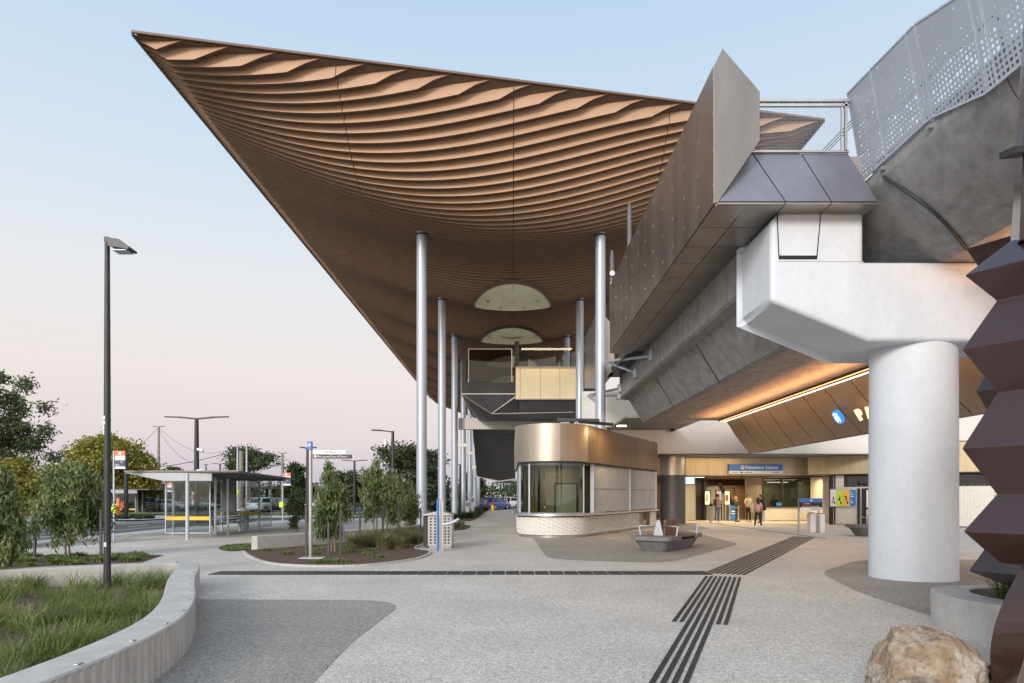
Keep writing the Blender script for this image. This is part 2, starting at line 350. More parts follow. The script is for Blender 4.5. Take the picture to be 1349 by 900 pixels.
def tag(o, label=None, cat=None, group=None, kind=None):
    if label: o['label'] = label
    if cat: o['category'] = cat
    if group: o['group'] = group
    if kind: o['kind'] = kind
    return o
def thing(name, loc, label, cat, group=None, rz=0):
    o = bpy.data.objects.new(name, None); COL.objects.link(o); o.location = loc; o.rotation_euler = (0, 0, rz)
    o.empty_display_size = .2
    return tag(o, label, cat, group)
def dup(root, loc, rz=None, label=None, group=None, scale=None):
    c = root.copy(); COL.objects.link(c); c.location = loc
    if rz is not None: c.rotation_euler = (0, 0, rz)
    if scale: c.scale = scale if hasattr(scale, '__len__') else (scale,) * 3
    if label: c['label'] = label
    if group: c['group'] = group
    for ch in list(root.children):
        k = ch.copy(); COL.objects.link(k); k.parent = c
        for g in list(ch.children):
            h = g.copy(); COL.objects.link(h); h.parent = k
    return c
def text(name, body, size, m, parent, mtx, extrude=.004, align='LEFT', local=False, sx=1.0, bold=0.0):
    cu = bpy.data.curves.new(name, 'FONT'); cu.body = body; cu.size = size; cu.extrude = extrude; cu.align_x = align; cu.align_y = 'BOTTOM_BASELINE'
    cu.offset = bold
    t = bpy.data.objects.new(name, cu); COL.objects.link(t)
    dg = bpy.context.evaluated_depsgraph_get(); me = bpy.data.meshes.new_from_object(t.evaluated_get(dg))
    bpy.data.objects.remove(t)
    me.transform(Matrix.Diagonal((sx, 1, 1, 1))); me.transform(mtx)
    if parent is not None and not local:
        off = Vector((0, 0, 0)); q = parent
        while q is not None: off += q.location; q = q.parent
        me.transform(Matrix.Translation(-off))
    me.materials.clear(); me.materials.append(m); me.name = name
    o = bpy.data.objects.new(name, me); COL.objects.link(o); o.parent = parent
    return o
def facing(loc, rz=0):      # text standing upright, readable from -Y
    return Matrix.Translation(Vector(loc)) @ Matrix.Rotation(rz, 4, 'Z') @ Matrix.Rotation(R(90), 4, 'X')
def npmesh(name, V, Fq, m, parent=None, smooth=False):
    me = bpy.data.meshes.new(name); nf = len(Fq); k = Fq.shape[1]
    me.vertices.add(len(V)); me.vertices.foreach_set('co', np.ascontiguousarray(V, dtype=np.float32).ravel())
    me.loops.add(nf * k); me.loops.foreach_set('vertex_index', np.ascontiguousarray(Fq, dtype=np.int32).ravel())
    me.polygons.add(nf); me.polygons.foreach_set('loop_start', np.arange(nf, dtype=np.int32) * k)
    me.polygons.foreach_set('loop_total', np.full(nf, k, dtype=np.int32))
    me.update(calc_edges=True); me.validate(); me.materials.append(m)
    o = bpy.data.objects.new(name, me); COL.objects.link(o)
    if parent: o.parent = parent
    return o
def smooth_poly(pts, n=6, closed=True):
    """Catmull-Rom through plan points"""
    k = len(pts); res = []
    for i in range(k if closed else k - 1):
        p0, p1, p2, p3 = [np.array(pts[(i + j) % k] if closed else pts[min(max(i + j, 0), k - 1)], float) for j in (-1, 0, 1, 2)]
        for q in range(n):
            t = q / n
            res.append(tuple(.5 * ((2 * p1) + (-p0 + p2) * t + (2 * p0 - 5 * p1 + 4 * p2 - p3) * t * t + (-p0 + 3 * p1 - 3 * p2 + p3) * t ** 3)))
    if not closed: res.append(tuple(pts[-1]))
    return res
def sheet(name, poly, z, m, kind='structure'):
    b = MB(); b.add([(p[0], p[1], z) for p in poly], [tuple(range(len(poly)))])
    o = b.build(name, m, fixn=False)
    if o.data.polygons[0].normal.z < 0: o.data.flip_normals()
    if kind: o['kind'] = kind
    return o
# ------------------------------------------------------------------ ground
g = MB(); g.quad((-900, -60, -.012), (900, -60, -.012), (900, 1500, -.012), (-900, 1500, -.012))
o = g.build('ground', M['lawn'], fixn=False); o['kind'] = 'structure'
def plaza_poly():
    return [(-15.2, -20), (30, -20), (30, 40), (60, 62), (60, 88), (-2, 88), (-8, 70), (-8, 34), (-15.2, 34)]
sheet('plaza_paving', plaza_poly(), 0.0, M['plaza'])
def gp(L): return [tuple(G(x, y)[:2]) for x, y in L]
def rounded(L, n=5): # round only corners of a polygon
    res = []; k = len(L)
    for i in range(k):
        a, b, c = [np.array(L[(i + j) % k], float) for j in (-1, 0, 1)]
        r = min(.9, .3 * np.linalg.norm(a - b), .3 * np.linalg.norm(c - b))
        p = b + (a - b) / np.linalg.norm(a - b) * r; q = b + (c - b) / np.linalg.norm(c - b) * r
        for t in np.linspace(0, 1, n): res.append(tuple((1 - t) ** 2 * p + 2 * t * (1 - t) * b + t * t * q))
    return res
sheet('paving_patch', rounded(gp([(255, 775), (535, 777), (468, 850), (428, 889)]) + [] if False else
      rounded([(-6.2, 10.9), (-1.62, 10.75), (-1.78, 7.6), (-1.72, 5.7), (-1.9, 4.2), (-3.6, 4.2)])), .004, M['plaza_dark'])
sheet('paving_patch', rounded(gp([(700, 706), (722, 737), (880, 742), (975, 717), (900, 698)])), .004, M['plaza_dark'])
sheet('paving_patch', rounded(gp([(880, 689), (860, 701), (938, 697), (905, 689.5)])), .005, M['plaza_dark'])
sheet('paving_patch', rounded([(5.9, 11.4), (6.6, 14.6), (9, 17.6), (14, 17.6), (14, 8.6), (5.75, 8.75)]), .004, M['plaza_dark'])
# pale concrete path bands near walkway end
# lanes and road on the left
sheet('bus_lane_concrete', [(-15.2, -20), (-15.2, 34), (-8.05, 34), (-8.05, 57), (-34, 57), (-34, -20)], -.006, M['conc_road'])
sheet('paved_island', [(-17.4, 20), (-15.0, 20.5), (-10.2, 34), (-8.5, 45), (-13, 46), (-15.5, 33), (-16.6, 26)], .002, M['plaza_dark'])
sheet('road', [(-17.7, -20), (-22.6, -20), (-22.6, 36), (-20.5, 48), (-12, 56), (-8.2, 56.6), (-8.2, 51.6), (-10, 51), (-16, 45), (-17.6, 36)], .0, M['asphalt'])
sheet('car_park', [(-75, 62), (12, 62), (12, 84), (-75, 84)], -.004, M['asphalt'])
sheet('crossing_road', [(-60, 90), (60, 90), (60, 104), (-60, 104)], -.002, M['asphalt'])
# painted lines
b = MB()
for y0 in np.arange(24, 46, 4.0): b.box(-20.15, -20.05, y0, y0 + 2, .004, .006)
b.box(-22.3, -22.2, 10, 36, .004, .006)
for x0 in np.arange(-70, 8, 2.6): b.box(x0, x0 + .1, 68, 73, .003, .005)
b.build('road_marking', M['white'])['kind'] = 'structure'
b = MB(); b.add([(-15.05, 25.6, .008), (-14.95, 25.5, .008), (-12.6, 26.9, .008), (-12.7, 27.0, .008)], [(0, 1, 2, 3)])
b.add([(-15.9, 29, .008), (-15.8, 29, .008), (-14.9, 25.6, .008), (-15.0, 25.5, .008)], [(0, 1, 2, 3)])
b.build('yellow_edge_line', M['yellow'], fixn=False)['kind'] = 'structure'
b = MB()
for pl in ([(-15.3, 10), (-15.3, 23.2), (-14.9, 24.6), (-12.0, 27.6)], [(-23.0, -10), (-23.0, 36), (-21, 48.5)], [(-17.5, -10), (-17.5, 35)], [(-50, 61.5), (-10, 61.5)]):
    for p, q in zip(pl, pl[1:]): b.bar((p[0], p[1], .055), (q[0], q[1], .055), .16, .11)
b.build('kerb', M['conc_road'])['kind'] = 'structure'
# terrain beyond
def grass_patch(name, poly, n, h, m, w=.012, z=0., spread=.35, clump=0, label=None, bend=.5):
    xs = [p[0] for p in poly]; ys = [p[1] for p in poly]
    pts = []
    P2 = np.array(poly)
    def inside(x, y):
        c = np.zeros(len(x), bool); j = len(P2) - 1
        for i in range(len(P2)):
            xi, yi = P2[i]; xj, yj = P2[j]
            with np.errstate(divide='ignore', invalid='ignore'):
                t = ((yi > y) != (yj > y)) & (x < (xj - xi) * (y - yi) / (yj - yi + 1e-12) + xi)
            c ^= t; j = i
        return c
    if clump:
        cx = rng.uniform(min(xs), max(xs), clump * 4); cy = rng.uniform(min(ys), max(ys), clump * 4); k = inside(cx, cy); cx = cx[k][:clump]; cy = cy[k][:clump]
        idx = rng.integers(0, len(cx), n); x = cx[idx] + rng.normal(0, .075, n); y = cy[idx] + rng.normal(0, .075, n)
        dx = x - cx[idx]; dy = y - cy[idx]; hs = rng.uniform(.7, 1.2, len(cx))[idx]
        ang = np.arctan2(dy, dx) + rng.normal(0, .5, n); lean = rng.uniform(.2, 1, n) * spread
    else:
        x = rng.uniform(min(xs), max(xs), n * 2); y = rng.uniform(min(ys), max(ys), n * 2); k = inside(x, y); x = x[k][:n]; y = y[k][:n]; n = len(x)
        ang = rng.uniform(0, 6.28, n); lean = rng.uniform(.1, 1, n) * spread; hs = np.ones(n)
    n = len(x); H = h * hs * rng.uniform(.55, 1.15, n)
    segs = 3; V = np.zeros((n, (segs + 1) * 2, 3)); px = -np.sin(ang); py = np.cos(ang)
    rot = rng.uniform(-.8, .8, n); px, py = px * np.cos(rot) - py * np.sin(rot), px * np.sin(rot) + py * np.cos(rot)
    for s_ in range(segs + 1):
        t = s_ / segs; ww = w * (1 - t ** 1.5 * .92) * .5
        cx_ = x + np.cos(ang) * lean * H * t ** 1.8 * 1.3; cy_ = y + np.sin(ang) * lean * H * t ** 1.8 * 1.3
        cz = z + H * (t - bend * lean * t ** 3 * .9)
        V[:, 2 * s_] = np.stack([cx_ - px * ww, cy_ - py * ww, cz], 1); V[:, 2 * s_ + 1] = np.stack([cx_ + px * ww, cy_ + py * ww, cz], 1)
    base = np.arange(n)[:, None] * (segs + 1) * 2
    Fq = np.concatenate([base + np.array([2 * s_, 2 * s_ + 1, 2 * s_ + 3, 2 * s_ + 2]) for s_ in range(segs)], 0)
    o = npmesh(name, V.reshape(-1, 3), Fq, m); o['kind'] = 'stuff'
    if label: o['label'] = label; o['category'] = 'grass'
    return o

# ------------------------------------------------------------------ tactile strips and drains
b = MB()
XW0, XW1 = -6.3, 4.35
nx = int((XW1 - XW0) / .31)
for i in range(nx):
    x0 = XW0 + i * .31
    for j in range(8):
        b.box(x0 + .012, x0 + .298, 14.22 + j * .08, 14.22 + j * .08 + .062, .003, .012)
b.build('tactile_strip', M['tactile'])['kind'] = 'structure'
def tact(p0, p1, n, pitch=.092, w=.045, skip0=None, piece=.3):
    p0 = Vector((*p0, 0)); p1 = Vector((*p1, 0)); d = (p1 - p0); L_ = d.length; d.normalize(); r = Vector((d.y, -d.x, 0))
    b = MB()
    for i in range(n):
        off = (i - (n - 1) / 2) * pitch; s = 0.0
        if skip0 and (i < 2 or i >= n - 2): s = skip0
        while s < L_:
            e = min(s + piece - .012, L_); a = p0 + r * off + d * s; c = p0 + r * off + d * e
            b.bar((a.x, a.y, .0075), (c.x, c.y, .0075), w, .010); s += piece
    o = b.build('tactile_strip', M['tactile']); o['kind'] = 'structure'; return o
tact((.35, 3.2), (4.32, 13.85), 8, skip0=6.0, w=.05)
tact((4.50, 14.35), (11.75, 27.3), 8, w=.058, pitch=.108, piece=30)
b = MB(); p = G(905, 685); q = G(1087, 709.5); b.bar((p.x, p.y, .004), (q.x, q.y, .004), .16, .006)
b.build('drain_channel', M['slate'])['kind'] = 'structure'

# ------------------------------------------------------------------ canopy
CX, HW, ZE = .13, 12.0, 14.5 + EYE
XL, XR, YF0, SL = -11.85, 12.12, 21.5, .2069
YEND = 102.0; PITCH = .29
def yf(x): return YF0 + (x - XL) * SL
def S(x, y):
    t = max(-1, min(1, (x - CX) / HW)); w = max(0, 1 - t * t) ** 1.15
    d = max(0, y - yf(x)); g_ = math.sin(math.pi / 2 * min(1, max(0, d - .12) / 4.45))
    dr = 3.16 * g_ + .36 * min(1, max(0, (y - 29) / 9)) + (-.27 * (1 - math.cos((y - 28.9) * 2 * math.pi / 8.78)) if y > 28.9 else 0)
    return ZE - dr * w
COLY = [29.5 + 8.78 * i for i in range(8)]
SKY = [(.13, COLY[i] + .35, 2.12) for i in range(1, 8)]
can = thing('station_canopy', (0, 60, 0), 'vast bronze canopy roof with curved layered fins sweeping to a sharp point', 'canopy')
def chords(x0, x1, y):
    iv = [(x0, x1)]
    for cx, cy, r in SKY:
        e_ = (y - cy) / (1.6 * r if y < cy else .42 * r)
        if abs(e_) < 1:
            h = r * math.sqrt(1 - e_ * e_); nv = []
            for a, c in iv:
                if a < cx - h: nv.append((a, min(c, cx - h)))
                if c > cx + h: nv.append((max(a, cx + h), c))
            iv = nv
    return [q for q in iv if q[1] - q[0] > .01]
def samp(a, c, st): n = max(1, int(math.ceil((c - a) / st))); return [a + (c - a) * i / n for i in range(n + 1)]
seams = [XL, -5.85, .13, 5.95, XR]; bays = [MB() for _ in range(4)]; back = MB(); rf = MB()
back.add([(XL, YF0, ZE), (XL + PITCH / SL, YF0 + PITCH, ZE), (XL, YF0 + PITCH, ZE)], [(0, 1, 2)])
rf.add([(XL, YF0, ZE + .12), (XL + PITCH / SL, YF0 + PITCH, ZE + .12), (XL, YF0 + PITCH, ZE + .12)], [(0, 1, 2)])
k = 0; y = YF0 + PITCH
while y < YEND:
    xr = min(XR, XL + (y - YF0) / SL); full = xr >= XR - 1e-6; st = .3 if y < 45 else .8
    fv = 1.0
    for bi in range(4):
        a = seams[bi] + (.014 if bi else .02); c = min(seams[bi + 1] - .014, xr)
        if c - a < .05: continue
        for (p, q) in chords(a, c, y):
            xs = samp(p, q, st)
            # extra samples near tapering ends
            xs = sorted(set(xs + [x for x in (XL + .8, xr - 1.15) if p < x < q]))
            vs = []
            for x in xs:
                tp = min(1, (x - XL) / .8)
                if y < 30: tp = min(tp, (xr - x) / 1.15)
                else: tp = min(tp, (XR - x) / .8)
                tp = max(tp, .02); zt = S(x, y) + .02; zb = S(x, y) - .40 * tp
                vs += [(x, y - .045, zb), (x, y, zt), (x, y + .03, zt), (x, y + .045, zb)]
            fs = []
            for i in range(len(xs) - 1):
                for e in range(4): fs.append((i * 4 + e, i * 4 + (e + 1) % 4, i * 4 + 4 + (e + 1) % 4, i * 4 + 4 + e))
            fs += [(0, 1, 2, 3), tuple(len(vs) - 1 - e for e in range(4))]
            bays[bi].add(vs, fs); nq = (len(xs) - 1) * 4; bays[bi].mi[-len(fs):] = [1 if (e_ % 4) == 3 and e_ < nq else 0 for e_ in range(len(fs))]  # blade undersides darkened by colour to paint the shade bands between fins
    yn = y + PITCH
    for (p, q) in chords(XL, xr, y + PITCH / 2):
        xs = samp(p, q, st * 1.5); vs = []
        for x in xs: vs += [(x, y, S(x, y) + .015), (x, yn, S(x, yn) + .015)]
        back.add(vs, [(2 * i, 2 * i + 1, 2 * i + 3, 2 * i + 2) for i in range(len(xs) - 1)])
        rf.add([(p, y, ZE + .12), (q, y, ZE + .12), (q, yn, ZE + .12), (p, yn, ZE + .12)], [(0, 1, 2, 3)])
    if not full:
        xn = min(XR, xr + PITCH / SL)
        back.add([(xr, y, ZE), (xn, yf(xn), ZE), (xr, yn, S(xr, yn) + .015), (xn, yn, S(xn, yn) + .015)], [(0, 1, 3, 2)])
        rf.add([(xr, y, ZE + .12), (xn, yf(xn), ZE + .12), (xn, yn, ZE + .12), (xr, yn, ZE + .12)], [(0, 1, 2, 3)])
    y = yn
for bb in bays: bb.build('soffit_bay', [M['blade'], M['backing_blade_shade']], can)
back.build('soffit_lining', M['backing_blade_shade'], can, fixn=False)
rf.build('roof_deck', M['roof'], can, fixn=False)
b = MB()
b.bar((XL - .03, YF0 - .06, ZE + .06), (XR + .03, yf(XR) - .06, ZE + .03), .07, .07)
b.bar((XL - .04, YF0 - .02, ZE + .03), (XL - .04, YEND, ZE + .03), .07, .08)
b.bar((XR + .04, yf(XR), ZE + .055), (XR + .04, YEND, ZE + .055), .08, .15)
b.build('edge_trim', M['trim'], can)
for (cx, cy, r) in SKY:
    b = MB(); n = 48; vs = []
    for j in range(n):
        a = 2 * math.pi * j / n; ky = .42 if math.sin(a) > 0 else 1.6; x = cx + r * math.cos(a); yy = cy + r * ky * math.sin(a); zz = S(x, yy)
        xi = cx + (r - .05) * math.cos(a); yi = cy + (r - .05) * ky * math.sin(a)
        vs += [(x, yy, zz - .49), (xi, yi, zz - .50), (xi, yi, ZE + .1), (x, yy, ZE + .1)]
    fs = []
    for j in range(n):
        q = (j + 1) % n
        for e in range(3): fs.append((j * 4 + e, j * 4 + e + 1, q * 4 + e + 1, q * 4 + e))
        fs.append((j * 4 + 3, j * 4, q * 4, q * 4 + 3))
    b.add(vs, fs, False)
    for a in (40, 75, 105, 140):
        a = R(a); xx = cx + (r - .06) * math.cos(a); yy = cy + (r - .06) * .42 * math.sin(a); b.bar((xx, yy, S(xx, yy) - .45), (xx, yy, ZE), .02)
    fl = []
    for j in range(n):
        a = 2 * math.pi * j / n; ky = .42 if math.sin(a) > 0 else 1.6; x = cx + r * math.cos(a); yy = cy + r * ky * math.sin(a); x2 = cx + (r + .12) * math.cos(a); y2 = cy + (r * ky + (.34 if ky > 1 else .2)) * math.sin(a)
        fl += [(x, yy, S(x, yy) - .487), (x2, y2, S(x2, y2) - .44)]
    FL = MB(); FL.add(fl, [(2 * j, 2 * ((j + 1) % n), 2 * ((j + 1) % n) + 1, 2 * j + 1) for j in range(n)]); FL.build('skylight_flange', M['trim'], can, fixn=False)
    b.mi[:4 * n] = [1 if q % 4 == 3 else 0 for q in range(4 * n)]
    b.build('skylight', [M['cream'], M['trim']], can)
    b = MB(); zz = S(cx, cy - 1.6 * r); b.tube([(cx, cy - 1.63 * r, zz - 1.0), (cx, cy - 1.63 * r, zz + .1)], .016, 8)
    b.build('suspension_rod', M['stainless'], can)

# columns
ordn = ['nearest', 'second', 'third', 'fourth', 'fifth', 'sixth', 'seventh', 'farthest']
c0 = None
for i, cy in enumerate(COLY):
    for side, cx in (('left', -3.82), ('right', 3.90)):
        zt = S(cx, cy) + .1
        lab = f'{ordn[i]} tall silver round column in the {side} row under the bronze canopy'
        root = thing('canopy_column', (cx, cy, 0), lab, 'column', 'round steel columns under the canopy')
        b = MB(); b.tube([(cx, cy, 0), (cx, cy, zt)], [.225, .215], 28); b.build('shaft', M['steel'], root)
        b = MB(); b.lathe((cx, cy, zt - .62), [(.23, 0), (.27, .02), (.27, .05), (.23, .07)], 24); b.build('collar', M['steel_dark'], root)
        b = MB(); b.lathe((cx, cy, 0), [(.29, 0), (.29, .03), (.23, .05)], 24); b.build('base_plate', M['steel'], root)

# ------------------------------------------------------------------ clad parapet wall of the platform
pw = thing('platform_wall', (3.75, 12.5, 0), 'dark bronze metal clad platform parapet with pointed end, running back beside the canopy columns', 'wall')
prof = [(3.75, 7.0), (3.75, 9.54), (3.88, 9.82), (4.56, 9.03), (4.56, 8.12), (4.56, 7.0)]
b = MB(); b.extY(prof, 13.06, 25.7); b.extY([(3.75, 7.0), (3.75, 9.54), (3.88, 9.82), (4.56, 9.03), (4.56, 8.14), (3.79, 7.0)], 12.5, 13.05); b.extY([(3.75, 7.02), (3.75, 9.54), (3.88, 9.82), (4.56, 9.03), (4.56, 7.02)], 29.9, 34.2)
b.build('wall_core', M['clad'], pw)
b = MB()
ys = [12.5 + 1.05 * i for i in range(13)]
for a, c in zip(ys, ys[1:]):
    b.box(3.722, 3.747, a + .012 if a > 12.5 else a, c - .006, 7.0, 9.52)
for a in np.arange(29.9, 34.2, 1.05): b.box(3.722, 3.747, a + .006, min(a + 1.044, 34.2), 7.02, 9.52)
b.build('side_panel', M['clad'], pw)
b = MB()
for a in ys:
    for z in (7.35, 8.0, 8.65, 9.3):
        for dy in (.05, 1.0): b.box(3.716, 3.722, a + dy - .007, a + dy + .007, z - .007, z + .007)
b.build('rivet', M['stainless'], pw)['kind'] = 'stuff'
prof = [(3.75, 7.0), (3.75, 9.54), (3.88, 9.82), (4.56, 9.03), (4.56, 8.15), (3.79, 7.0)]
b = MB(); b.add([(x, 12.478, z) for x, z in prof] + [(x, 12.498, z) for x, z in prof], [tuple(range(6)), tuple(range(11, 5, -1))] + [(i, (i + 1) % 6, 6 + (i + 1) % 6, 6 + i) for i in range(6)])
b.build('end_panel', M['clad_light'], pw)
b = MB()  # underside lining
for a, c in zip(ys, ys[1:]):
    b.box(3.76, 4.33, a + .01, c - .01, 6.965, 6.995); b.box(4.35, 5.0, a + .01, c - .01, 6.965, 6.995)
b.build('underside_panel', M['clad'], pw)
b = MB()  # slanted skirt panels on the end face
s0 = [P(1000, 187, 13.0), P(1062, 187, 13.0), P(1117, 190, 13.0)]
xt = [4.58, 5.53, 6.42]; xb = [3.80, 5.02, 5.86, 6.72]
xt = [4.57, 4.60, 5.52, 6.42]
for i in range(3):
    b.add([(xb[i] + .012, 12.46, 7.02), (xb[i + 1] - .012, 12.46, 7.02), (xt[i + 1] - .012, 12.96, 8.14), (xt[i] + .012, 12.96, 8.14),
           (xb[i] + .012, 12.55, 6.99), (xb[i + 1] - .012, 12.55, 6.99), (xt[i + 1] - .012, 13.05, 8.12), (xt[i] + .012, 13.05, 8.12)],
          [(0, 1, 2, 3), (7, 6, 5, 4), (0, 4, 5, 1), (1, 5, 6, 2), (2, 6, 7, 3), (3, 7, 4, 0)])
b.build('skirt_panel', M['clad_blue'], pw, bevel=.008)
b = MB(); b.box(3.79, 5.01, 12.47, 13.1, 6.97, 7.0); b.box(5.03, 5.85, 12.47, 13.1, 6.97, 7.0); b.box(5.87, 6.72, 12.47, 13.1, 6.97, 7.0)
b.box(4.6, 6.7, 13.0, 14.6, 7.1, 8.1)
b.build('skirt_base', M['clad'], pw)

# mesh gate between parapets
gate = thing('mesh_gate', (4.6, 12.95, 8.1), 'pale framed mesh gate between the pointed wall and the perforated screen', 'gate')
b = MB(); z0, z1 = 8.17, 9.13
b.bar((4.58, 12.95, z1), (6.42, 12.95, z1), .07, .05); b.bar((4.58, 12.95, z1 - .09), (6.42, 12.95, z1 - .09), .05, .04)
b.bar((4.6, 12.95, z0), (4.6, 12.95, z1), .05); b.bar((6.36, 12.95, z0), (6.36, 12.95, z1), .05); b.bar((6.28, 12.95, z0), (6.28, 12.95, z1 - .09), .025)
b.bar((4.58, 12.95, z0), (6.42, 12.95, z0), .05, .04)
for i in range(6): b.bar((4.8 + i * .27, 12.95, z1 - .1), (4.8 + i * .27, 12.95, z1 + .0), .02)
b.build('gate_frame', M['stainless'], gate)
b = MB(); 
for i in range(61): x = 4.62 + i * .0275; b.bar((x, 12.96, z0 + .02), (x, 12.96, z1 - .1), .0022)
for i in range(31): z = z0 + .03 + i * .0275; b.bar((4.62, 12.96, z), (6.27, 12.96, z), .0022)
b.build('wire_mesh', M['alu'], gate, fixn=False)
b = MB()
for i, dx in enumerate((0, .12, .24)): b.tube([(9.2 + dx, 26, 12.0 ), (14.5 + dx, 26, 17.5)], .02, 6)
tag(b.build('stay_cable', M['steel_dark']), 'three thin dark stay cables slanting up behind the mesh gate', 'cable')

# ------------------------------------------------------------------ viaduct
vd = thing('rail_viaduct', (8, 22, 0), 'stained grey concrete rail viaduct deck running back from the white pier', 'viaduct')
b = MB(); b.extY([(5.02, 7.3), (5.0, 7.28), (5.0, 6.1), (5.08, 6.04), (5.42, 6.0), (6.05, 4.98), (6.2, 4.92), (7.35, 4.92), (7.35, 5.02), (7.75, 5.02), (7.75, 5.08), (9.75, 5.08), (9.75, 5.3), (13.5, 5.3), (13.5, 7.3)], 14.67, 31.2, 4)
b.build('deck_girder', M['conc_dark'], vd)
for Yv in (19.8, 25.3): MB().extY([(5.4, 6.0), (6.04, 4.96), (6.06, 4.97), (5.42, 6.01)], Yv, Yv + .03).build('girder_joint', M['black'], vd)
b = MB(); b.box(4.4, 5.0, 14.8, 31, 7.02, 7.3); b.build('edge_void', M['black'], vd)
vf = thing('rail_viaduct', (8, 8, 0), 'curved grey concrete viaduct edge overhead at the right, behind the perforated screen', 'viaduct')
def web(t, o=0.0):
    u = t / 1.5; x = .45 * (6.74 + 1.5 * (1 - math.cos(t))) + .55 * (6.74 + 1.5 * u ** 1.15); z = .45 * (7.42 - 1.274 * math.sin(t) - .05 * t) + .55 * (7.42 - 1.33 * u); return (x - o * .7, z - o * .7)
arc = [(6.74, 7.62), (6.74, 7.42)] + [web(t) for t in np.linspace(.04, 1.5, 26)] + [(8.3, 6.09), (12.6, 6.09), (12.6, 7.62)]
b = MB(); b.extY(arc, -6, 14.64, 4); b.build('deck_girder', M['conc_dark'], vf)
b = MB(); b.tube([(web(t, .03)[0], 12.3 - .45 * math.sin(t * 2), web(t, .03)[1]) for t in np.linspace(.0, 1.5, 14)], .026, 8)
b.tube([(6.8, 12.2, 7.36), (6.8, 9, 7.36)], .025, 8)
b.build('conduit', M['steel_dark'], vf)
b = MB()
for Yv in (9.3, 6.2):
    b = MB(); pr2 = [web(t, .006) for t in np.linspace(0, 1.5, 26)]
    b.add([(x, Yv, z) for x, z in pr2] + [(x, Yv + .012, z) for x, z in pr2], [(i, i + 1, 27 + i, 26 + i) for i in range(25)]); b.build('girder_joint', M['black'], vf, fixn=False)
for Yv in (12.3, 10.9, 9.9): MB().box(6.66, 6.9, Yv - .05, Yv + .05, 7.50, 7.56).build('screen_bracket', M['stainless'], vf)
# pier
pier = thing('viaduct_pier', (8.1, 13.75, 0), 'massive white round concrete pier with white angular crosshead', 'pier')
b = MB(); b.lathe((8.1, 13.75, 0), [(.795, 0), (.79, .12), (.785, 3), (.78, 4.66)], 64); b.build('column', M['conc_white'], pier)
b = MB(); hs = [(4.94, 5.33), (4.94, 6.86), (5.22, 7.12), (6.7, 7.12), (6.7, 6.08), (11.26, 6.08), (11.26, 5.33), (9.4, 4.57), (6.8, 4.57)]
b.extY(hs, 12.93, 14.63); b.build('crosshead', M['conc_white'], pier, bevel=.09, seg=5)
b = MB(); b.add([(5.06, 12.93, 6.09), (5.06, 12.93, 7.0), (5.36, 12.93, 6.98)], []) 
rec = [(5.03, 6.97), (5.04, 6.97), (5.045, 6.13)]
def lin(p, q, w=.018): b.bar((p[0], 12.928, p[1]), (q[0], 12.928, q[1]), w, .01)
b = MB(); lin((5.05 + .0, 6.99), (5.09, 6.12)); lin((5.88, 6.99), (5.80, 6.12)); b.box(5.09, 5.80, 12.922, 12.929, 6.12, 6.20)
b.build('bearing_recess', M['black'], pier)
b = MB(); b.box(5.06, 6.66, 12.926, 12.929, 6.078, 6.084); b.build('pour_joint', M['conc_dark'], pier)
b = MB(); b.box(5.11, 5.78, 12.90, 12.921, 6.185, 6.21); b.build('bearing_lip', M['conc_white'], pier)
b = MB()
for Yv in (16, 30.6): pass

# perforated screen
sc = thing('perforated_screen', (6.6, 11, 7.5), 'grey-blue perforated metal screen stepping up along the curved viaduct edge', 'screen')
M['perf'] = perforated('perforated_sheet', (.42, .46, .52), .085, -.15, 1.45)
brk = [(13.02, 9.30), (12.2, 9.24), (11.10, 9.15), (10.86, 9.13), (9.62, 8.76), (9.42, 8.71), (8.0, 8.62), (6.5, 8.55), (5.0, 8.5), (3.0, 8.4)]
lo = [7.64, 7.65, 7.67, 7.66, 7.32, 7.31, 7.30, 7.28, 7.26, 7.24]
xo = [0, 0, -.02, -.06, -.06, 0, 0, 0, 0, 0]
b = MB(); fr = MB()
for i in range(len(brk) - 1):
    (ya, za), (yb, zb) = brk[i], brk[i + 1]
    A = Vector((6.70, ya - .012, lo[i])); B_ = Vector((6.70 , yb + .012, lo[i + 1])); Ct = Vector((6.42, yb + .012, zb)); D = Vector((6.42, ya - .012, za))
    b.add([A, B_, Ct, D], [(0, 1, 2, 3)])
    fr.bar(A + Vector((.012, 0, 0)), D + Vector((.012, 0, 0)), .03, .03); fr.bar(A, B_, .02, .03); fr.bar(D, Ct, .02, .03)
b.build('screen_sheet', M['perf'], sc, fixn=False); fr.build('screen_frame', M['alu'], sc)
b = MB()
for yy in (12.9, 11.2, 9.5, 8): b.bar((6.95, yy, 7.4), (6.75, yy, 9.0), .08)
b.box(6.98, 7.1, 3, 13, 7.63, 8.0)
b.bar((6.85, 13, 8.55), (6.85, 3, 8.3), .05)
b.build('rear_post', M['alu'], sc)

# struts from columns to girder
def strut(a, e1, lab):
    r = thing('bracing_strut', a, lab, 'strut')
    for e in e1:
        b = MB(); a_ = Vector(a); e_ = Vector(e); d = (e_ - a_); b.tube([a_ + d * .02, a_ + d * .08, a_ + d * .92, a_ + d * .98], [.035, .06, .06, .035], 12); b.build('tie_rod', M['steel'], r)
        b = MB(); b.box(e[0] - .12, e[0] + .02, e[1] - .18, e[1] + .18, e[2] - .18, e[2] + .18); b.build('anchor_plate', M['steel'], r, bevel=.02)
strut((4.12, 29.3, 7.4), [(5.0, 23.9, 6.55), (5.0, 26.9, 6.46)], 'pair of silver tie rods bracing the nearest right column to the viaduct')
strut((4.1, 38.1, 7.2), [(5.0, 30.9, 6.5), (5.0, 31.1, 6.2)], 'pair of silver tie rods bracing the second right column to the viaduct')

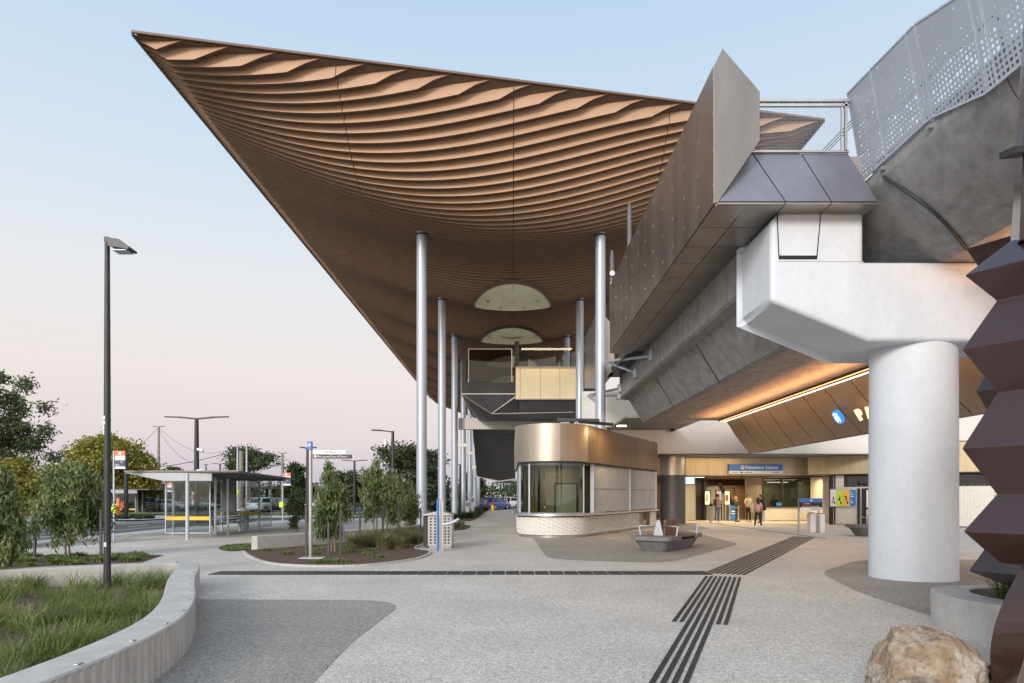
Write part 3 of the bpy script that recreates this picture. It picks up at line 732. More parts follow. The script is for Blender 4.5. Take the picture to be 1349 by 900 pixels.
# ------------------------------------------------------------------ brown bulkhead with name and LED lines
bk = thing('sloped_bulkhead', (11, 25, 0), 'sloping brown panelled bulkhead above the station entrance carrying the lit name', 'bulkhead')
cv = [(9.78, 5.03), (10.3, 4.92), (10.9, 4.62), (11.6, 4.25), (12.3, 3.97), (12.7, 3.88)]
N_ = 15
b = MB()
for q in range(N_):
    def yy(k_, t): # slanted far end
        far = 31 + 5.5 * (k_ / (len(cv) - 1)); return 7 + (far - 7) * t
    t0, t1 = q / N_ + .0009, (q + 1) / N_ - .0009
    vs = []
    for k_, (x, z) in enumerate(cv): vs += [(x, yy(k_, t0), z), (x, yy(k_, t1), z), (x, yy(k_, t1), z + .05), (x, yy(k_, t0), z + .05)]
    fs = [(k_ * 4 + e, k_ * 4 + (e + 1) % 4, k_ * 4 + 4 + (e + 1) % 4, k_ * 4 + 4 + e) for k_ in range(len(cv) - 1) for e in range(4)] + [(0, 1, 2, 3), (23, 22, 21, 20)]
    b.add(vs, fs)
b.build('curved_panel', M['bulk'], bk)
b = MB(); q_ = [(9.80, 5.09), (10.3, 4.99), (10.9, 4.70), (12.72, 3.97), (12.78, 3.92), (13.4, 3.95), (13.4, 5.28), (9.80, 5.28)]; fy_ = [30.9, 31.9, 33.0, 36.3, 36.5, 36.5, 36.5, 30.9]
b.add([(x, 7, z) for x, z in q_] + [(x, y_, z) for (x, z), y_ in zip(q_, fy_)], [tuple(range(8)), tuple(range(15, 7, -1))] + [(i, (i + 1) % 8, 8 + (i + 1) % 8, 8 + i) for i in range(8)]); b.build('backing_box', M['backing_blade_shade'], bk)
b = MB(); b.add([(9.78, 31.05, 5.03), (12.7, 36.52, 3.88), (12.9, 36.6, 8), (9.78, 31.1, 8)], [(0, 1, 2, 3)]); 
led = thing('led_light_line', (9.5, 22, 5), 'glowing orange led strip along the viaduct soffit above the entrance', 'light strip')
b = MB(); b.box(9.50, 9.57, 14.8, 31, 5.02, 5.05); b.build('light_strip', M['led_warm'], led)
b = MB(); b.box(9.44, 9.50, 14.8, 31, 5.02, 5.078); b.build('housing', M['steel_dark'], led)
led2 = thing('led_light_line', (9.8, 22, 5), 'thin white led strip along the top edge of the brown bulkhead', 'light strip')
b = MB(); b.box(9.73, 9.765, 14.8, 31.0, 4.985, 5.02); b.build('light_strip', M['led_white'], led2)
b = MB(); b.box(9.71, 9.79, 14.8, 31.0, 5.022, 5.05); b.build('housing', M['steel_dark'], led2)
ll = bpy.data.lights.new('strip_glow', 'AREA'); ll.shape = 'RECTANGLE'; ll.size = .2; ll.size_y = 16; ll.energy = 230; ll.color = (1, .42, .15)
lo_ = bpy.data.objects.new('strip_glow', ll); COL.objects.link(lo_); lo_.parent = led; lo_.location = (-.65, 0, -.40); lo_.rotation_euler = (0, R(150), 0)
ll = bpy.data.lights.new('strip_glow', 'AREA'); ll.shape = 'RECTANGLE'; ll.size = .12; ll.size_y = 16; ll.energy = 120; ll.color = (1, .66, .36)
lo_ = bpy.data.objects.new('strip_glow', ll); COL.objects.link(lo_); lo_.parent = led2; lo_.location = (-.25, 0, -.25); lo_.rotation_euler = (0, R(-50), 0)
ll = bpy.data.lights.new('end_glow', 'SPOT'); ll.energy = 260; ll.spot_size = R(120); ll.spot_blend = 1; ll.color = (1, .62, .34); ll.shadow_soft_size = .3
lo_ = bpy.data.objects.new('end_glow', ll); COL.objects.link(lo_); lo_.parent = led2; lo_.location = (-1.2, 9.4, -.12); lo_.rotation_euler = (R(68), 0, 0)

led3 = thing('led_light_line', (9.2, 8, 6), 'orange led strip under the front viaduct deck, glowing above the sculpture', 'light strip')
b = MB(); b.box(9.20, 9.27, 4, 12.6, 6.02, 6.05); b.build('light_strip', M['led_warm'], led3)
b = MB(); b.box(9.18, 9.29, 4, 12.6, 6.052, 6.086); b.build('housing', M['steel_dark'], led3)
ll = bpy.data.lights.new('strip_glow', 'AREA'); ll.shape = 'RECTANGLE'; ll.size = .2; ll.size_y = 8.5; ll.energy = 120; ll.color = (1, .42, .15)
lo_ = bpy.data.objects.new('strip_glow', ll); COL.objects.link(lo_); lo_.parent = led3; lo_.location = (-.1, .3, -.35); lo_.rotation_euler = (0, R(165), 0)
# lit lettering on bulkhead
nm = thing('station_name_lettering', (11.2, 20, 4.3), 'lit cream letters PAKENHAM on the brown bulkhead, half hidden by the white pier', 'sign')
def surf_z(x):
    for (x0, z0), (x1, z1) in zip(cv, cv[1:]):
        if x0 <= x <= x1: return z0 + (z1 - z0) * (x - x0) / (x1 - x0)
ux = Vector((0, -1, 0)); uy = Vector((-.52, 0, .854)).normalized(); uz = ux.cross(uy)
for i, ch in enumerate('PAKENHAM'):
    y_ = 21.75 - .54 * i; x_ = 11.15
    m4 = Matrix(((ux.x, uy.x, uz.x, x_), (ux.y, uy.y, uz.y, y_), (ux.z, uy.z, uz.z, 4.05), (0, 0, 0, 1)))
    text('letter', ch, .54, M['letters'], nm, m4, extrude=.035, bold=.012)
ic = thing('transit_roundel', (11.2, 22.3, 4.4), 'round blue lit train emblem left of the letters on the brown bulkhead', 'sign')
b = MB(); c_ = Vector((10.93, 22.75, 4.27)); n = 40
def disc(b, c_, r0, d0, d1, n=40, ry=None):
    ry = ry or r0
    a = [c_ + ux * (r0 * math.cos(2 * math.pi * j / n)) + uy * (ry * math.sin(2 * math.pi * j / n)) for j in range(n)]
    b.add([p + uz * d0 for p in a] + [p + uz * d1 for p in a], [tuple(range(n - 1, -1, -1)), tuple(range(n, 2 * n))] + [(j, (j + 1) % n, n + (j + 1) % n, n + j) for j in range(n)])
disc(b, c_, .245, -.05, .05); b.build('disc', M['icon_blue'], ic)
def rectp(b, x0, x1, y0, y1, d):
    a = [c_ + ux * x0 + uy * y0, c_ + ux * x1 + uy * y0, c_ + ux * x1 + uy * y1, c_ + ux * x0 + uy * y1]
    b.add([p + uz * .051 for p in a] + [p + uz * d for p in a], [(3, 2, 1, 0), (4, 5, 6, 7), (0, 1, 5, 4), (1, 2, 6, 5), (2, 3, 7, 6), (3, 0, 4, 7)])
b = MB(); rectp(b, -.12, .12, .08, .16, .06); rectp(b, -.12, -.08, -.06, .08, .06); rectp(b, .08, .12, -.06, .08, .06); rectp(b, -.02, .02, -.02, .08, .06); rectp(b, -.12, .12, -.10, -.02, .06)
rectp(b, -.10, -.06, -.17, -.11, .06); rectp(b, .06, .10, -.17, -.11, .06); b.build('train_symbol', M['letters'], ic)

# ------------------------------------------------------------------ white end wall
ww = thing('white_end_wall', (10, 37, 0), 'plain white rendered upper wall behind the viaduct and above the bronze fascia', 'wall')
b = MB(); b.box(3.9, 30, 37.0, 37.5, 3.92, 5.15); b.box(3.9, 30, 37.02, 37.5, 5.15, 7.3); b.build('wall', M['wall_white'], ww)
b = MB(); b.box(3.9, 30, 36.9, 40.5, 3.86, 3.915); b.build('lower_edge', M['slate'], ww)
b = MB()
for x in (5.2, 8.6): b.lathe((x, 36.2, 5.05), [(.12, 0), (.12, .2), (.06, .24)], 12)
b.build('camera_dome', M['steel_dark'], ww)
b = MB(); b.box(5.3, 9.0, 31.2, 37.0, 5.2, 5.3); b.build('ceiling_infill', M['conc_dark'], ww)
# ------------------------------------------------------------------ bronze kiosk
KC = Vector((1.75, 27.9)); KR = 1.45; KN = Vector((.886, -.464)); KD = Vector((.464, .886)); KEND = 10.15
def kpath(o=0.0, back=True, n=22):
    """outline of the kiosk: left side, rounded nose, long face; returns (point, normal)"""
    res = [(Vector((KC.x - KR - o, 36.5)), Vector((-1, 0)))] if back else []
    a1 = math.atan2(KN.y, KN.x) + 2 * math.pi
    for i in range(n + 1):
        a = math.pi + (a1 - math.pi) * i / n; nn = Vector((math.cos(a), math.sin(a))); res.append((KC + nn * (KR + o), nn))
    t = KC + KN * (KR + o)
    for i in range(1, 11): res.append((t + KD * (KEND * i / 10), KN))
    return res
def kface(s, o=0.0): return KC + KN * (KR + o) + KD * s
kio = thing('ticket_kiosk', (3, 31, 0), 'rounded bronze clad kiosk with curved glass nose and grey roller shutters under the canopy', 'kiosk')
def wallstrip(b, path, z0, z1, th=.04, gap=0.0):
    for (p, n), (q, m_) in zip(path, path[1:]):
        d = (q - p); g_ = d.normalized() * gap; p_ = p + g_; q_ = q - g_
        b.add([(p_.x, p_.y, z0), (q_.x, q_.y, z0), (q_.x, q_.y, z1), (p_.x, p_.y, z1), (p_.x - n.x * th, p_.y - n.y * th, z0), (q_.x - m_.x * th, q_.y - m_.y * th, z0), (q_.x - m_.x * th, q_.y - m_.y * th, z1), (p_.x - n.x * th, p_.y - n.y * th, z1)],
              [(0, 1, 2, 3), (7, 6, 5, 4), (3, 2, 6, 7), (4, 5, 1, 0)] + [(0, 3, 7, 4), (1, 5, 6, 2)])
def smoothstrip(b, path, z0, z1, th=.04):
    n = len(path); v = []
    for p, nn in path: v += [(p.x, p.y, z0), (p.x, p.y, z1)]
    b.add(v, [(2 * i, 2 * i + 2, 2 * i + 3, 2 * i + 1) for i in range(n - 1)], True)
    v2 = []
    for p, nn in path: v2 += [(p.x - nn.x * th, p.y - nn.y * th, z0), (p.x - nn.x * th, p.y - nn.y * th, z1)]
    b.add(v2, [(2 * i + 1, 2 * i + 3, 2 * i + 2, 2 * i) for i in range(n - 1)], True)
    for e, z in ((0, z0), (1, z1)):
        b.add([v[2 * i + e] for i in range(n)] + [v2[2 * i + e] for i in range(n)], [(i, i + 1, n + i + 1, n + i) for i in range(n - 1)])
    b.add([v[0], v[1], v2[1], v2[0]], [(0, 1, 2, 3)]); b.add([v[-2], v[-1], v2[-1], v2[-2]], [(0, 1, 2, 3)])
b = MB(); smoothstrip(b, kpath(-.10), 0, .11, .2); b.build('plinth', M['stainless'], kio)
FULL = kpath(0)
def kclose(o): return [(p.x, p.y) for p, n in kpath(o)] + [(kface(KEND, o).x, kface(KEND, o).y + 1.2), (KC.x - KR - o, 37.6)]
b = MB(); smoothstrip(b, kpath(0)[:22 + 8 + 1], .12, .80, .06); b.build('base_cladding', M['tex_cream'], kio)
# relief: rows of slanting ridges on the base cladding
b = MB()
path = kpath(.0)[1:]
pts = []; acc = 0
for (p, n), (q, m_) in zip(path, path[1:]):
    L_ = (q - p).length; k_ = max(1, int(L_ / .17))
    for i in range(k_): pts.append((p.lerp(q, (i + .5) / k_), n.lerp(m_, (i + .5) / k_).normalized()))
    acc += L_
    if (p - kface(0)).dot(KD) > 6.9: break
for i, (p, n) in enumerate(pts):
    t = Vector((-n.y, n.x)); zz = .17 + (.06 if i % 2 else 0)
    while zz < .72:
        a = p - t * .075; c = p + t * .075
        b.add([(a.x, a.y, zz + .12), (c.x, c.y, zz + .0), (c.x, c.y, zz + .045), (p.x + n.x * .055 - t.x * .02, p.y + n.y * .055 - t.y * .02, zz + .06)], [(0, 2, 3), (2, 1, 3), (1, 0, 3)])
        zz += .15
b.build('relief_pattern', M['tex_cream'], kio)['kind'] = 'stuff'
b = MB(); smoothstrip(b, kpath(.14), .86, .93, .5); b.build('ledge', M['stainless'], kio, bevel=.006)
b = MB(); smoothstrip(b, kpath(-.03), .80, .86, .3); b.build('ledge_shadow_gap', M['black'], kio)
# service bay under the ledge at the far end
b = MB(); a = kface(6.9, -.35); c = kface(8.9, -.35); b.bar((a.x, a.y, .46), (c.x, c.y, .46), .04, .74); b.build('service_hatch', M['brass_panel'], kio)
b = MB(); a = kface(9.1, -.03); c = kface(KEND, -.03); b.bar((a.x, a.y, .46), (c.x, c.y, .46), .05, .70); b.build('end_cladding', M['tex_cream'], kio)
# glazing
b = MB(); gp_ = kpath(-.12)[1:24]; gp_ = [(p, n) for p, n in gp_] ; smoothstrip(b, gp_, .95, 2.93, .012); b.build('curved_window', M['glass_dark'], kio, fixn=False)
b = MB(); smoothstrip(b, gp_, .93, .99, .06); smoothstrip(b, gp_, 2.87, 2.97, .06)
for i in (0, 6, 22):
    p, n = gp_[i]; b.bar((p.x, p.y, .95), (p.x, p.y, 2.93), .06)
b.build('window_frame', M['alu'], kio)
b = MB(); l0 = [(Vector((KC.x - KR + .06, y_)), Vector((-1, 0))) for y_ in (36.5, 33.5, 30.6, 28.0)]; wallstrip(b, l0, .95, 2.95, .05, .02); b.build('side_wall', M['shutter'], kio)
# shutters: two bays of fine vertical slats
for (s0, s1) in ((.95, 5.55), (5.75, KEND - .1)):
    b = MB(); nn_ = int((s1 - s0) / .19)
    for i in range(nn_):
        q0 = s0 + (s1 - s0) * i / nn_; q1 = s0 + (s1 - s0) * (i + 1) / nn_; qs = [q0 + .006, q0 + (q1 - q0) * .45, q0 + (q1 - q0) * .55, q1 - .006]
        of = [-.06, -.01, -.01, -.06]; pp = [kface(q_, o_) for q_, o_ in zip(qs, of)]
        for z0, z1 in ((.97, 1.90), (1.95, 2.90)):
            b.add([(p.x, p.y, z0) for p in pp] + [(p.x, p.y, z1) for p in pp], [(0, 1, 5, 4), (1, 2, 6, 5), (2, 3, 7, 6)])
    a = kface(s0, -.085); c = kface(s1, -.085); b.bar((a.x, a.y, 1.93), (c.x, c.y, 1.93), .02, 1.9)
    for z in (1.92,): 
        a = kface(s0, -.03); c = kface(s1, -.03); b.bar((a.x, a.y, z), (c.x, c.y, z), .02, .03)
    b.build('roller_shutter', M['shutter'], kio, fixn=False)
for s in (.78, 5.65, KEND):
    b = MB(); a = kface(s, -.05); b.bar((a.x, a.y, .95), (a.x, a.y, 2.93), .14, .10); b.build('shutter_post', M['alu'], kio)
for s in (.8, 5.66):
    for z in (1.2, 1.35, 1.5): b = MB(); a = kface(s, .03); b.bar((a.x, a.y, z), (a.x + KN.x * .02, a.y + KN.y * .02, z), .04); b.build('shutter_lock', M['black'], kio)
b = MB(); smoothstrip(b, kpath(.02), 2.93, 2.99, .4); b.build('soffit_trim', M['steel_dark'], kio)
fp = kpath(.08)
for lo_i, hi_i in ((0, 1), (1, 8), (8, 15), (15, 22 + 1)):
    b = MB(); smoothstrip(b, fp[lo_i:hi_i + 1], 2.99, 4.45, .04); b.build('fascia_panel', M['brass'], kio, fixn=False)
for i in range(11):
    s0, s1 = KEND * i / 11, KEND * (i + 1) / 11
    if i == 0: continue
    b = MB(); a = kface(s0 + .014, .08); c = kface(s1 - .014, .08)
    wallstrip(b, [(a, KN), (c, KN)], 2.99, 4.45, .04); b.build('fascia_panel', M['brass_kiosk'], kio)
b = MB(); wallstrip(b, [(kface(.02, .08), KN), (kface(KEND / 11 - .008, .08), KN)], 2.99, 4.45, .04); b.build('fascia_panel', M['brass_kiosk'], kio)
b = MB(); b.prism(kclose(.04), 4.40, 4.43); b.build('kiosk_roof', M['roof'], kio)
b = MB(); b.prism(kclose(-.15), 2.96, 2.98); b.build('kiosk_ceiling', M['wall_white'], kio)
b = MB(); a = kface(KEND, .06); b.bar((a.x, a.y, 3.7), (a.x - .2, 37.5, 3.7), .05, 1.45); a = kface(KEND, -.05); b.bar((a.x, a.y, 1.5), (a.x - .2, 37.5, 1.5), .05, 2.9); b.build('end_wall', M['brass_panel'], kio)
b = MB(); b.box(.6, 4.6, 30.6, 30.7, .1, 2.95); b.box(.55, .62, 28.8, 30.6, .1, 2.95); b.build('inner_wall', M['brass_panel'], kio)
b = MB(); b.box(2.05, 2.95, 30.5, 30.59, .1, 2.15); b.build('inner_door', M['tex_cream'], kio)
b = MB(); b.box(1.98, 2.05, 30.5, 30.6, .1, 2.22); b.box(2.95, 3.02, 30.5, 30.6, .1, 2.22); b.box(1.98, 3.02, 30.5, 30.6, 2.15, 2.22); b.box(3.2, 3.5, 29.6, 30.6, .1, 2.9); b.box(1.2, 1.3, 29.6, 29.7, .1, 2.9); b.build('inner_frame', M['black'], kio)
def area(name, loc, size, e, col, parent=None, rot=(0, 0, 0), sy=None):
    l = bpy.data.lights.new(name, 'AREA'); l.energy = e; l.color = col; l.size = size
    if sy: l.shape = 'RECTANGLE'; l.size_y = sy
    o = bpy.data.objects.new(name, l); COL.objects.link(o); o.location = loc; o.rotation_euler = rot
    if parent: o.parent = parent; o.location = Vector(loc) - parent.location
    return o
area('kiosk_downlight', (2.2, 28.8, 2.9), .8, 60, (1, .8, .5), kio)
def boom_lamp(pts, head, lab, e=60, lit=True):
    r = thing('boom_light', pts[0], lab, 'light')
    b = MB(); b.bar(pts[0], pts[1], .10, .12); 
    if len(pts) > 2: b.bar(pts[1], pts[2], .10, .12)
    b.build('arm', M['steel_dark'], r)
    h = Vector(head); b = MB(); b.box(h.x - .25, h.x + .25, h.y - .1, h.y + .1, h.z, h.z + .07); b.build('lamp_head', M['steel_dark'], r, bevel=.01)
    b = MB(); b.box(h.x - .17, h.x + .20, h.y - .115, h.y + .06, h.z - .035, h.z - .002); b.build('lens', M['lamp'] if lit else M['alu'], r)
    if not lit: return
    area('boom_glow', (h.x, h.y, h.z - .06), .3, e, (1, .72, .38), r)
boom_lamp([(2.75, 27.4, 4.62), (4.2, 27.9, 4.55)], (4.55, 28.0, 4.52), 'black boom light reaching right above the kiosk fascia, lamp lit', 70)
boom_lamp([(1.9, 27.6, 4.72), (3.6, 27.5, 4.68)], (2.2, 27.6, 4.6), 'short black boom arm above the rounded nose of the kiosk, lamp unlit', 10, False)

# fluted drum behind the kiosk
dr = thing('fluted_drum', (9.1, 38.2, 0), 'dark fluted round enclosure with bronze band behind the kiosk', 'enclosure')
b = MB(); b.lathe((9.1, 38.2, 2.78), [(.72, 0), (.72, 1.15)], 40); b.build('bronze_band', M['brass'], dr)
b = MB()
for j in range(44):
    a = 2 * math.pi * j / 44; b.bar((9.1 + .66 * math.cos(a), 38.2 + .66 * math.sin(a), .12), (9.1 + .66 * math.cos(a), 38.2 + .66 * math.sin(a), 2.78), .05, .05, up=(math.cos(a), math.sin(a), 0))
b.lathe((9.1, 38.2, .1), [(.63, 0), (.63, 2.68)], 30); b.build('fluted_screen', M['slate'], dr)

# ------------------------------------------------------------------ station entrance hall
hall = thing('station_hall', (14, 41, 0), 'station entrance hall with glowing bronze fascia, stair and ticket office window', 'building')
x = 7.7
while x < 18.3:
    b = MB(); b.box(x + .006, min(x + 1.0, 18.4) - .006, 40.46, 40.5, 2.84, 4.12); b.build('fascia_panel', M['brass_panel'], hall); x += 1.0
b = MB(); b.box(7.7, 18.4, 40.44, 40.9, 2.76, 2.83); b.box(7.7, 18.4, 40.4, 40.9, 4.13, 4.2); b.build('fascia_trim', M['black'], hall)
b = MB(); b.box(7.7, 27, 40.51, 56, 4.15, 4.3); b.box(7.7, 26, 40.6, 56, 2.86, 2.9); b.build('hall_ceiling', M['bulk'], hall)
b = MB(); b.box(7.7, 27, 55.5, 55.7, 0, 4.2); b.box(7.6, 7.7, 40.5, 55.6, 0, 4.2); b.box(20.2, 20.3, 44, 55.6, 0, 2.9); b.build('rear_wall', M['brass_panel'], hall)
b = MB()
for i in range(28): b.box(10.6, 12.5, 46, 46.05, .1 * i, .1 * i + .085)
b.box(10.6, 12.5, 46.03, 46.1, 0, 2.85); b.build('slatted_wall', M['tex_cream'], hall)
b = MB(); b.box(12.5, 12.75, 45.9, 46.1, 0, 2.85); b.box(13.0, 13.2, 45.9, 46.1, 0, 2.85); b.box(12.75, 13.0, 46.1, 46.15, 0, 2.8); b.build('door_frame', M['black'], hall)
b = MB(); b.extY([(13.2, 0), (13.2, 2.25), (14.45, 2.33), (15.5, .85), (15.5, 0)], 46.9, 47.0); b.build('stair_wall', M['tex_cream'], hall)
b = MB(); b.bar((14.35, 46.85, 2.42), (15.6, 46.85, .55), .12, .22); b.bar((13.2, 46.85, 2.3), (14.4, 46.85, 2.4), .1, .05); b.build('stair_handrail', M['black'], hall)
b = MB()
for i in range(14): b.box(15.6, 18.3, 47.2 + i * .3, 47.5 + i * .3, 0, .17 * (i + 1))
b.build('stair_flight', M['bulk'], hall)
b = MB(); b.bar((15.2, 50, 2.2), (17.3, 50, 2.2), .05); b.bar((17.3, 50, 2.2), (18.6, 47, 2.9), .05)
for xx in (15.4, 16.4, 17.3): b.bar((xx, 50, 0), (xx, 50, 2.2), .05)
b.build('balustrade', M['black'], hall)
# ticket office
to = thing('ticket_office', (18, 44, 0), 'ticket office counter with wide dark framed window and patterned cream base', 'counter')
b = MB(); b.box(16.3, 20.0, 43.95, 44.15, .06, .90); b.build('counter_wall', M['tex_cream'], to)
b = MB()
zz = .12
r_ = 0
while zz < .84:
    x = 16.35 + (.06 if r_ % 2 else 0)
    while x < 19.9:
        b.add([(x, 43.948, zz), (x + .1, 43.948, zz + .06), (x + .1, 43.948, zz + .0), (x + .05, 43.92, zz + .03)], [(0, 2, 3), (2, 1, 3), (1, 0, 3)]); x += .13
    zz += .1; r_ += 1
b.build('relief_pattern', M['tex_cream'], to)['kind'] = 'stuff'
b = MB(); b.box(16.25, 20.05, 43.85, 44.2, .90, .97); b.box(16.25, 20.05, 43.93, 44.1, 2.68, 2.78)
for xx in (16.28, 17.5, 19.7): b.box(xx - .04, xx + .05, 43.93, 44.1, .9, 2.7)
b.box(19.75, 20.0, 43.93, 44.1, .9, 2.7)
b.box(17.5, 19.7, 43.95, 44.05, 1.42, 1.46); b.build('window_frame', M['black'], to)
b = MB(); b.box(16.3, 19.7, 44.0, 44.02, .97, 2.68); b.build('office_window', M['glass_dark'], to)
b = MB(); b.box(18.2, 19.6, 44.3, 44.32, 1.45, 2.2); b.build('window_blind', M['tex_cream'], to)
b = MB(); b.box(17.2, 18.4, 45.2, 45.8, 2.5, 2.56); b.build('ceiling_panel_light', M['led_white'], to)
b = MB(); b.box(16.2, 20.1, 47, 47.1, 0, 2.85); b.build('office_rear_wall', M['brass_panel'], to)
b = MB(); b.box(17.1, 17.45, 43.9, 43.93, 1.0, 1.2); b.build('notice', M['blue'], to)
b = MB(); b.box(19.3, 20.1, 42.2, 43.9, 0.05, 2.8)
r_ = 0; zz = .1
while zz < 2.7:
    x = 19.32 + (.06 if r_ % 2 else 0)
    while x < 20.0:
        b.add([(x, 42.198, zz), (x + .1, 42.198, zz + .06), (x + .1, 42.198, zz + .0), (x + .05, 42.165, zz + .03)], [(0, 2, 3), (2, 1, 3), (1, 0, 3)]); x += .13
    zz += .1; r_ += 1
b.build('patterned_pillar', M['tex_cream'], to)
area('hall_light', (13.5, 43, 2.75), 5, 260, (1, .74, .42), hall, sy=2)
area('hall_light', (15, 49, 2.8), 4, 110, (1, .74, .45), hall, sy=3)
area('hall_light', (17.5, 42.4, 2.7), 3, 130, (1, .74, .42), hall, sy=1)
area('fascia_light', (11.5, 38.6, 3.8), 5, 28, (1, .72, .4), hall, rot=(R(60), 0, 0), sy=.1)
area('entry_downlight', (12.5, 37.5, 3.8), 4, 110, (1, .76, .48), hall, sy=1)
area('office_light', (18, 45.4, 2.45), 1.2, 30, (1, .88, .68), to)
area('fascia_light', (16.9, 39.5, 4.15), 2.6, 60, (1, .70, .30), hall, rot=(R(35), 0, 0), sy=.1)
b = MB(); b.box(11.4, 12.4, 43.6, 43.7, 2.8, 2.83); b.build('downlight', M['led_white'], hall)

# wing wall to the right
W0 = Vector((18.25, 39.0)); WE = Vector((.78, -.625)); WN = Vector((-.625, -.78))
def wpt(s, o=0): return W0 + WE * s + WN * o
wing = thing('station_wing', (22, 36, 0), 'angled bronze and cream station wing running right behind the white pier', 'building')
def wbox(b, s0, s1, z0, z1, o0, o1):
    a, c, d, e = wpt(s0, o1), wpt(s1, o1), wpt(s1, o0), wpt(s0, o0)
    b.add([(p.x, p.y, z0) for p in (a, c, d, e)] + [(p.x, p.y, z1) for p in (a, c, d, e)], [(3, 2, 1, 0), (4, 5, 6, 7), (0, 1, 5, 4), (1, 2, 6, 5), (2, 3, 7, 6), (3, 0, 4, 7)])
s = -1.1
while s < 11:
    b = MB(); wbox(b, s + .006, s + .994, 2.86, 4.4, .3, .34); b.build('fascia_panel', M['brass_panel'], wing); s += 1.0
b = MB(); wbox(b, -1.1, 11, 2.8, 2.86, 0, .34); wbox(b, -1.1, 11, 4.4, 4.44, -1.0, .36); b.build('fascia_trim', M['black'], wing)
b = MB(); wbox(b, .0, 11, .08, 2.8, -.1, 0); b.build('wall', M['tex_cream'], wing)
b = MB()
s = 0.35; i = 0
while s < 10.5:
    zz = .14 + (.06 if i % 2 else 0)
    while zz < 2.15:
        a = wpt(s, .0); c = wpt(s + .12, .0); p = wpt(s + .06, .035)
        b.add([(a.x, a.y, zz), (c.x, c.y, zz + .08), (c.x, c.y, zz + .02), (p.x, p.y, zz + .05)], [(0, 2, 3), (2, 1, 3), (1, 0, 3)]); zz += .13
    s += .14; i += 1
b.build('relief_pattern', M['tex_cream'], wing)['kind'] = 'stuff'
b = MB(); wbox(b, .75, 11, 2.14, 2.8, .0, .02); b.build('window_frame', M['black'], wing)
b = MB(); wbox(b, .95, 2.5, 2.22, 2.72, .02, .03); wbox(b, 2.6, 5, 2.22, 2.72, .02, .03); wbox(b, 5.1, 10.9, 2.22, 2.72, .02, .03)
b.build('high_window', M['glass_dark'], wing)
b = MB(); wbox(b, -.02, .18, 0, 2.8, 0, .12); wbox(b, .24, .3, 0, 2.8, 0, .05); wbox(b, 1.46, 1.58, 0, 2.05, 0, .12); wbox(b, 1.68, 1.78, 0, 2.05, 0, .12); b.build('door_post', M['black'], wing)
b = MB()
for s in (2.55, 4.3, 6.0, 7.7): wbox(b, s, s + .03, .08, 2.14, .03, .045)
b.build('panel_joint', M['stainless'], wing)
pb = thing('poster_board', (*wpt(.7, .15), 1.5), 'wall board with four posters, white, green, yellow and blue, beside the ticket office', 'notice board')
b = MB(); wbox(b, .04, 1.42, 1.02, 2.02, .12, .15); b.build('board_frame', M['alu'], pb)
for i, (mm, tx) in enumerate(((M['white'], 'lawn'), (M['lime'], 'lawn'), (M['yellow'], 'black'), (M['blue'], 'white'))):
    b = MB(); wbox(b, .08 + i * .335, .38 + i * .335, 1.07, 1.97, .151, .16); b.build('poster', mm, pb)
    b = MB(); s = .08 + i * .335
    if i == 3:
        for j in range(5): wbox(b, s + .04, s + .12 + .1 * ((j * 7) % 3) / 2, 1.82 - j * .12 - (.1 if j > 2 else 0), 1.86 - j * .12 - (.1 if j > 2 else 0), .161, .163)
    else:
        p = wpt(s + .15, .162); wbox(b, s + .12, s + .18, 1.35, 1.6, .161, .164); wbox(b, s + .05, s + .13, 1.25 + .15 * i, 1.33 + .15 * i, .161, .164); wbox(b, s + .17, s + .25, 1.18, 1.32, .161, .164)
    b.build('print', M[['leaf_dark', 'black', 'black', 'white'][i]] , pb)
nb = thing('notice_board', (*wpt(2.3, .15), 1.5), 'black framed glazed notice board with pale papers, left of the white pier', 'notice board')
b = MB(); wbox(b, 1.8, 3.4, .0, 2.06, .08, .13); b.build('board_frame', M['black'], nb)
b = MB(); wbox(b, 1.92, 2.5, 1.0, 1.96, .131, .14); wbox(b, 2.56, 3.2, 1.0, 1.96, .131, .14); b.build('paper', M['white'], nb)
b = MB(); wbox(b, 1.92, 3.2, .1, .9, .131, .14); b.build('lower_panel', M['tex_cream'], nb)
a = wpt(1.6, .3); boom_lamp([(a.x + .3, a.y - .1, 4.45), (a.x + .3, a.y - .1, 4.75), (a.x - .9, a.y - .1, 4.78)], (a.x - 1.1, a.y - .1, 4.72), 'black bracket light on top of the bronze wing fascia left of the pier', 45)

# entrance sign
sg = thing('station_sign', (14.5, 40.3, 3.2), 'blue and white Pakenham Station sign on the bronze fascia over the entrance', 'sign')
b = MB(); b.box(12.9, 16.05, 40.2, 40.42, 3.11, 3.50); b.build('blue_panel', M['blue'], sg, bevel=.004)
b = MB(); b.box(12.9, 16.05, 40.2, 40.42, 2.93, 3.107); b.build('white_panel', M['white'], sg, bevel=.004)
text('lettering', 'Pakenham Station', .27, M['white'], sg, facing((13.84, 40.197, 3.22)), bold=.004)
def ring(b, c, r0, r1, n=28, axis='y', th=.004):
    vs = []
    for j in range(n):
        a = 2 * math.pi * j / n
        for r_, dd in ((r0, 0), (r1, 0), (r1, th), (r0, th)): vs.append((c[0] + r_ * math.cos(a), c[1] - dd, c[2] + r_ * math.sin(a)))
    fs = []
    for j in range(n):
        q = (j + 1) % n
        for e in range(4): fs.append((j * 4 + e, j * 4 + (e + 1) % 4, q * 4 + (e + 1) % 4, q * 4 + e))
    b.add(vs, fs)
b = MB(); ring(b, (13.68, 40.197, 3.31), .055, .11); b.build('roundel', M['white'], sg)
text('small_lettering', '< Platform 1', .1, M['black'], sg, facing((12.96, 40.197, 2.98))); text('small_lettering', 'Platform 2 >', .1, M['black'], sg, facing((15.42, 40.197, 2.98)))
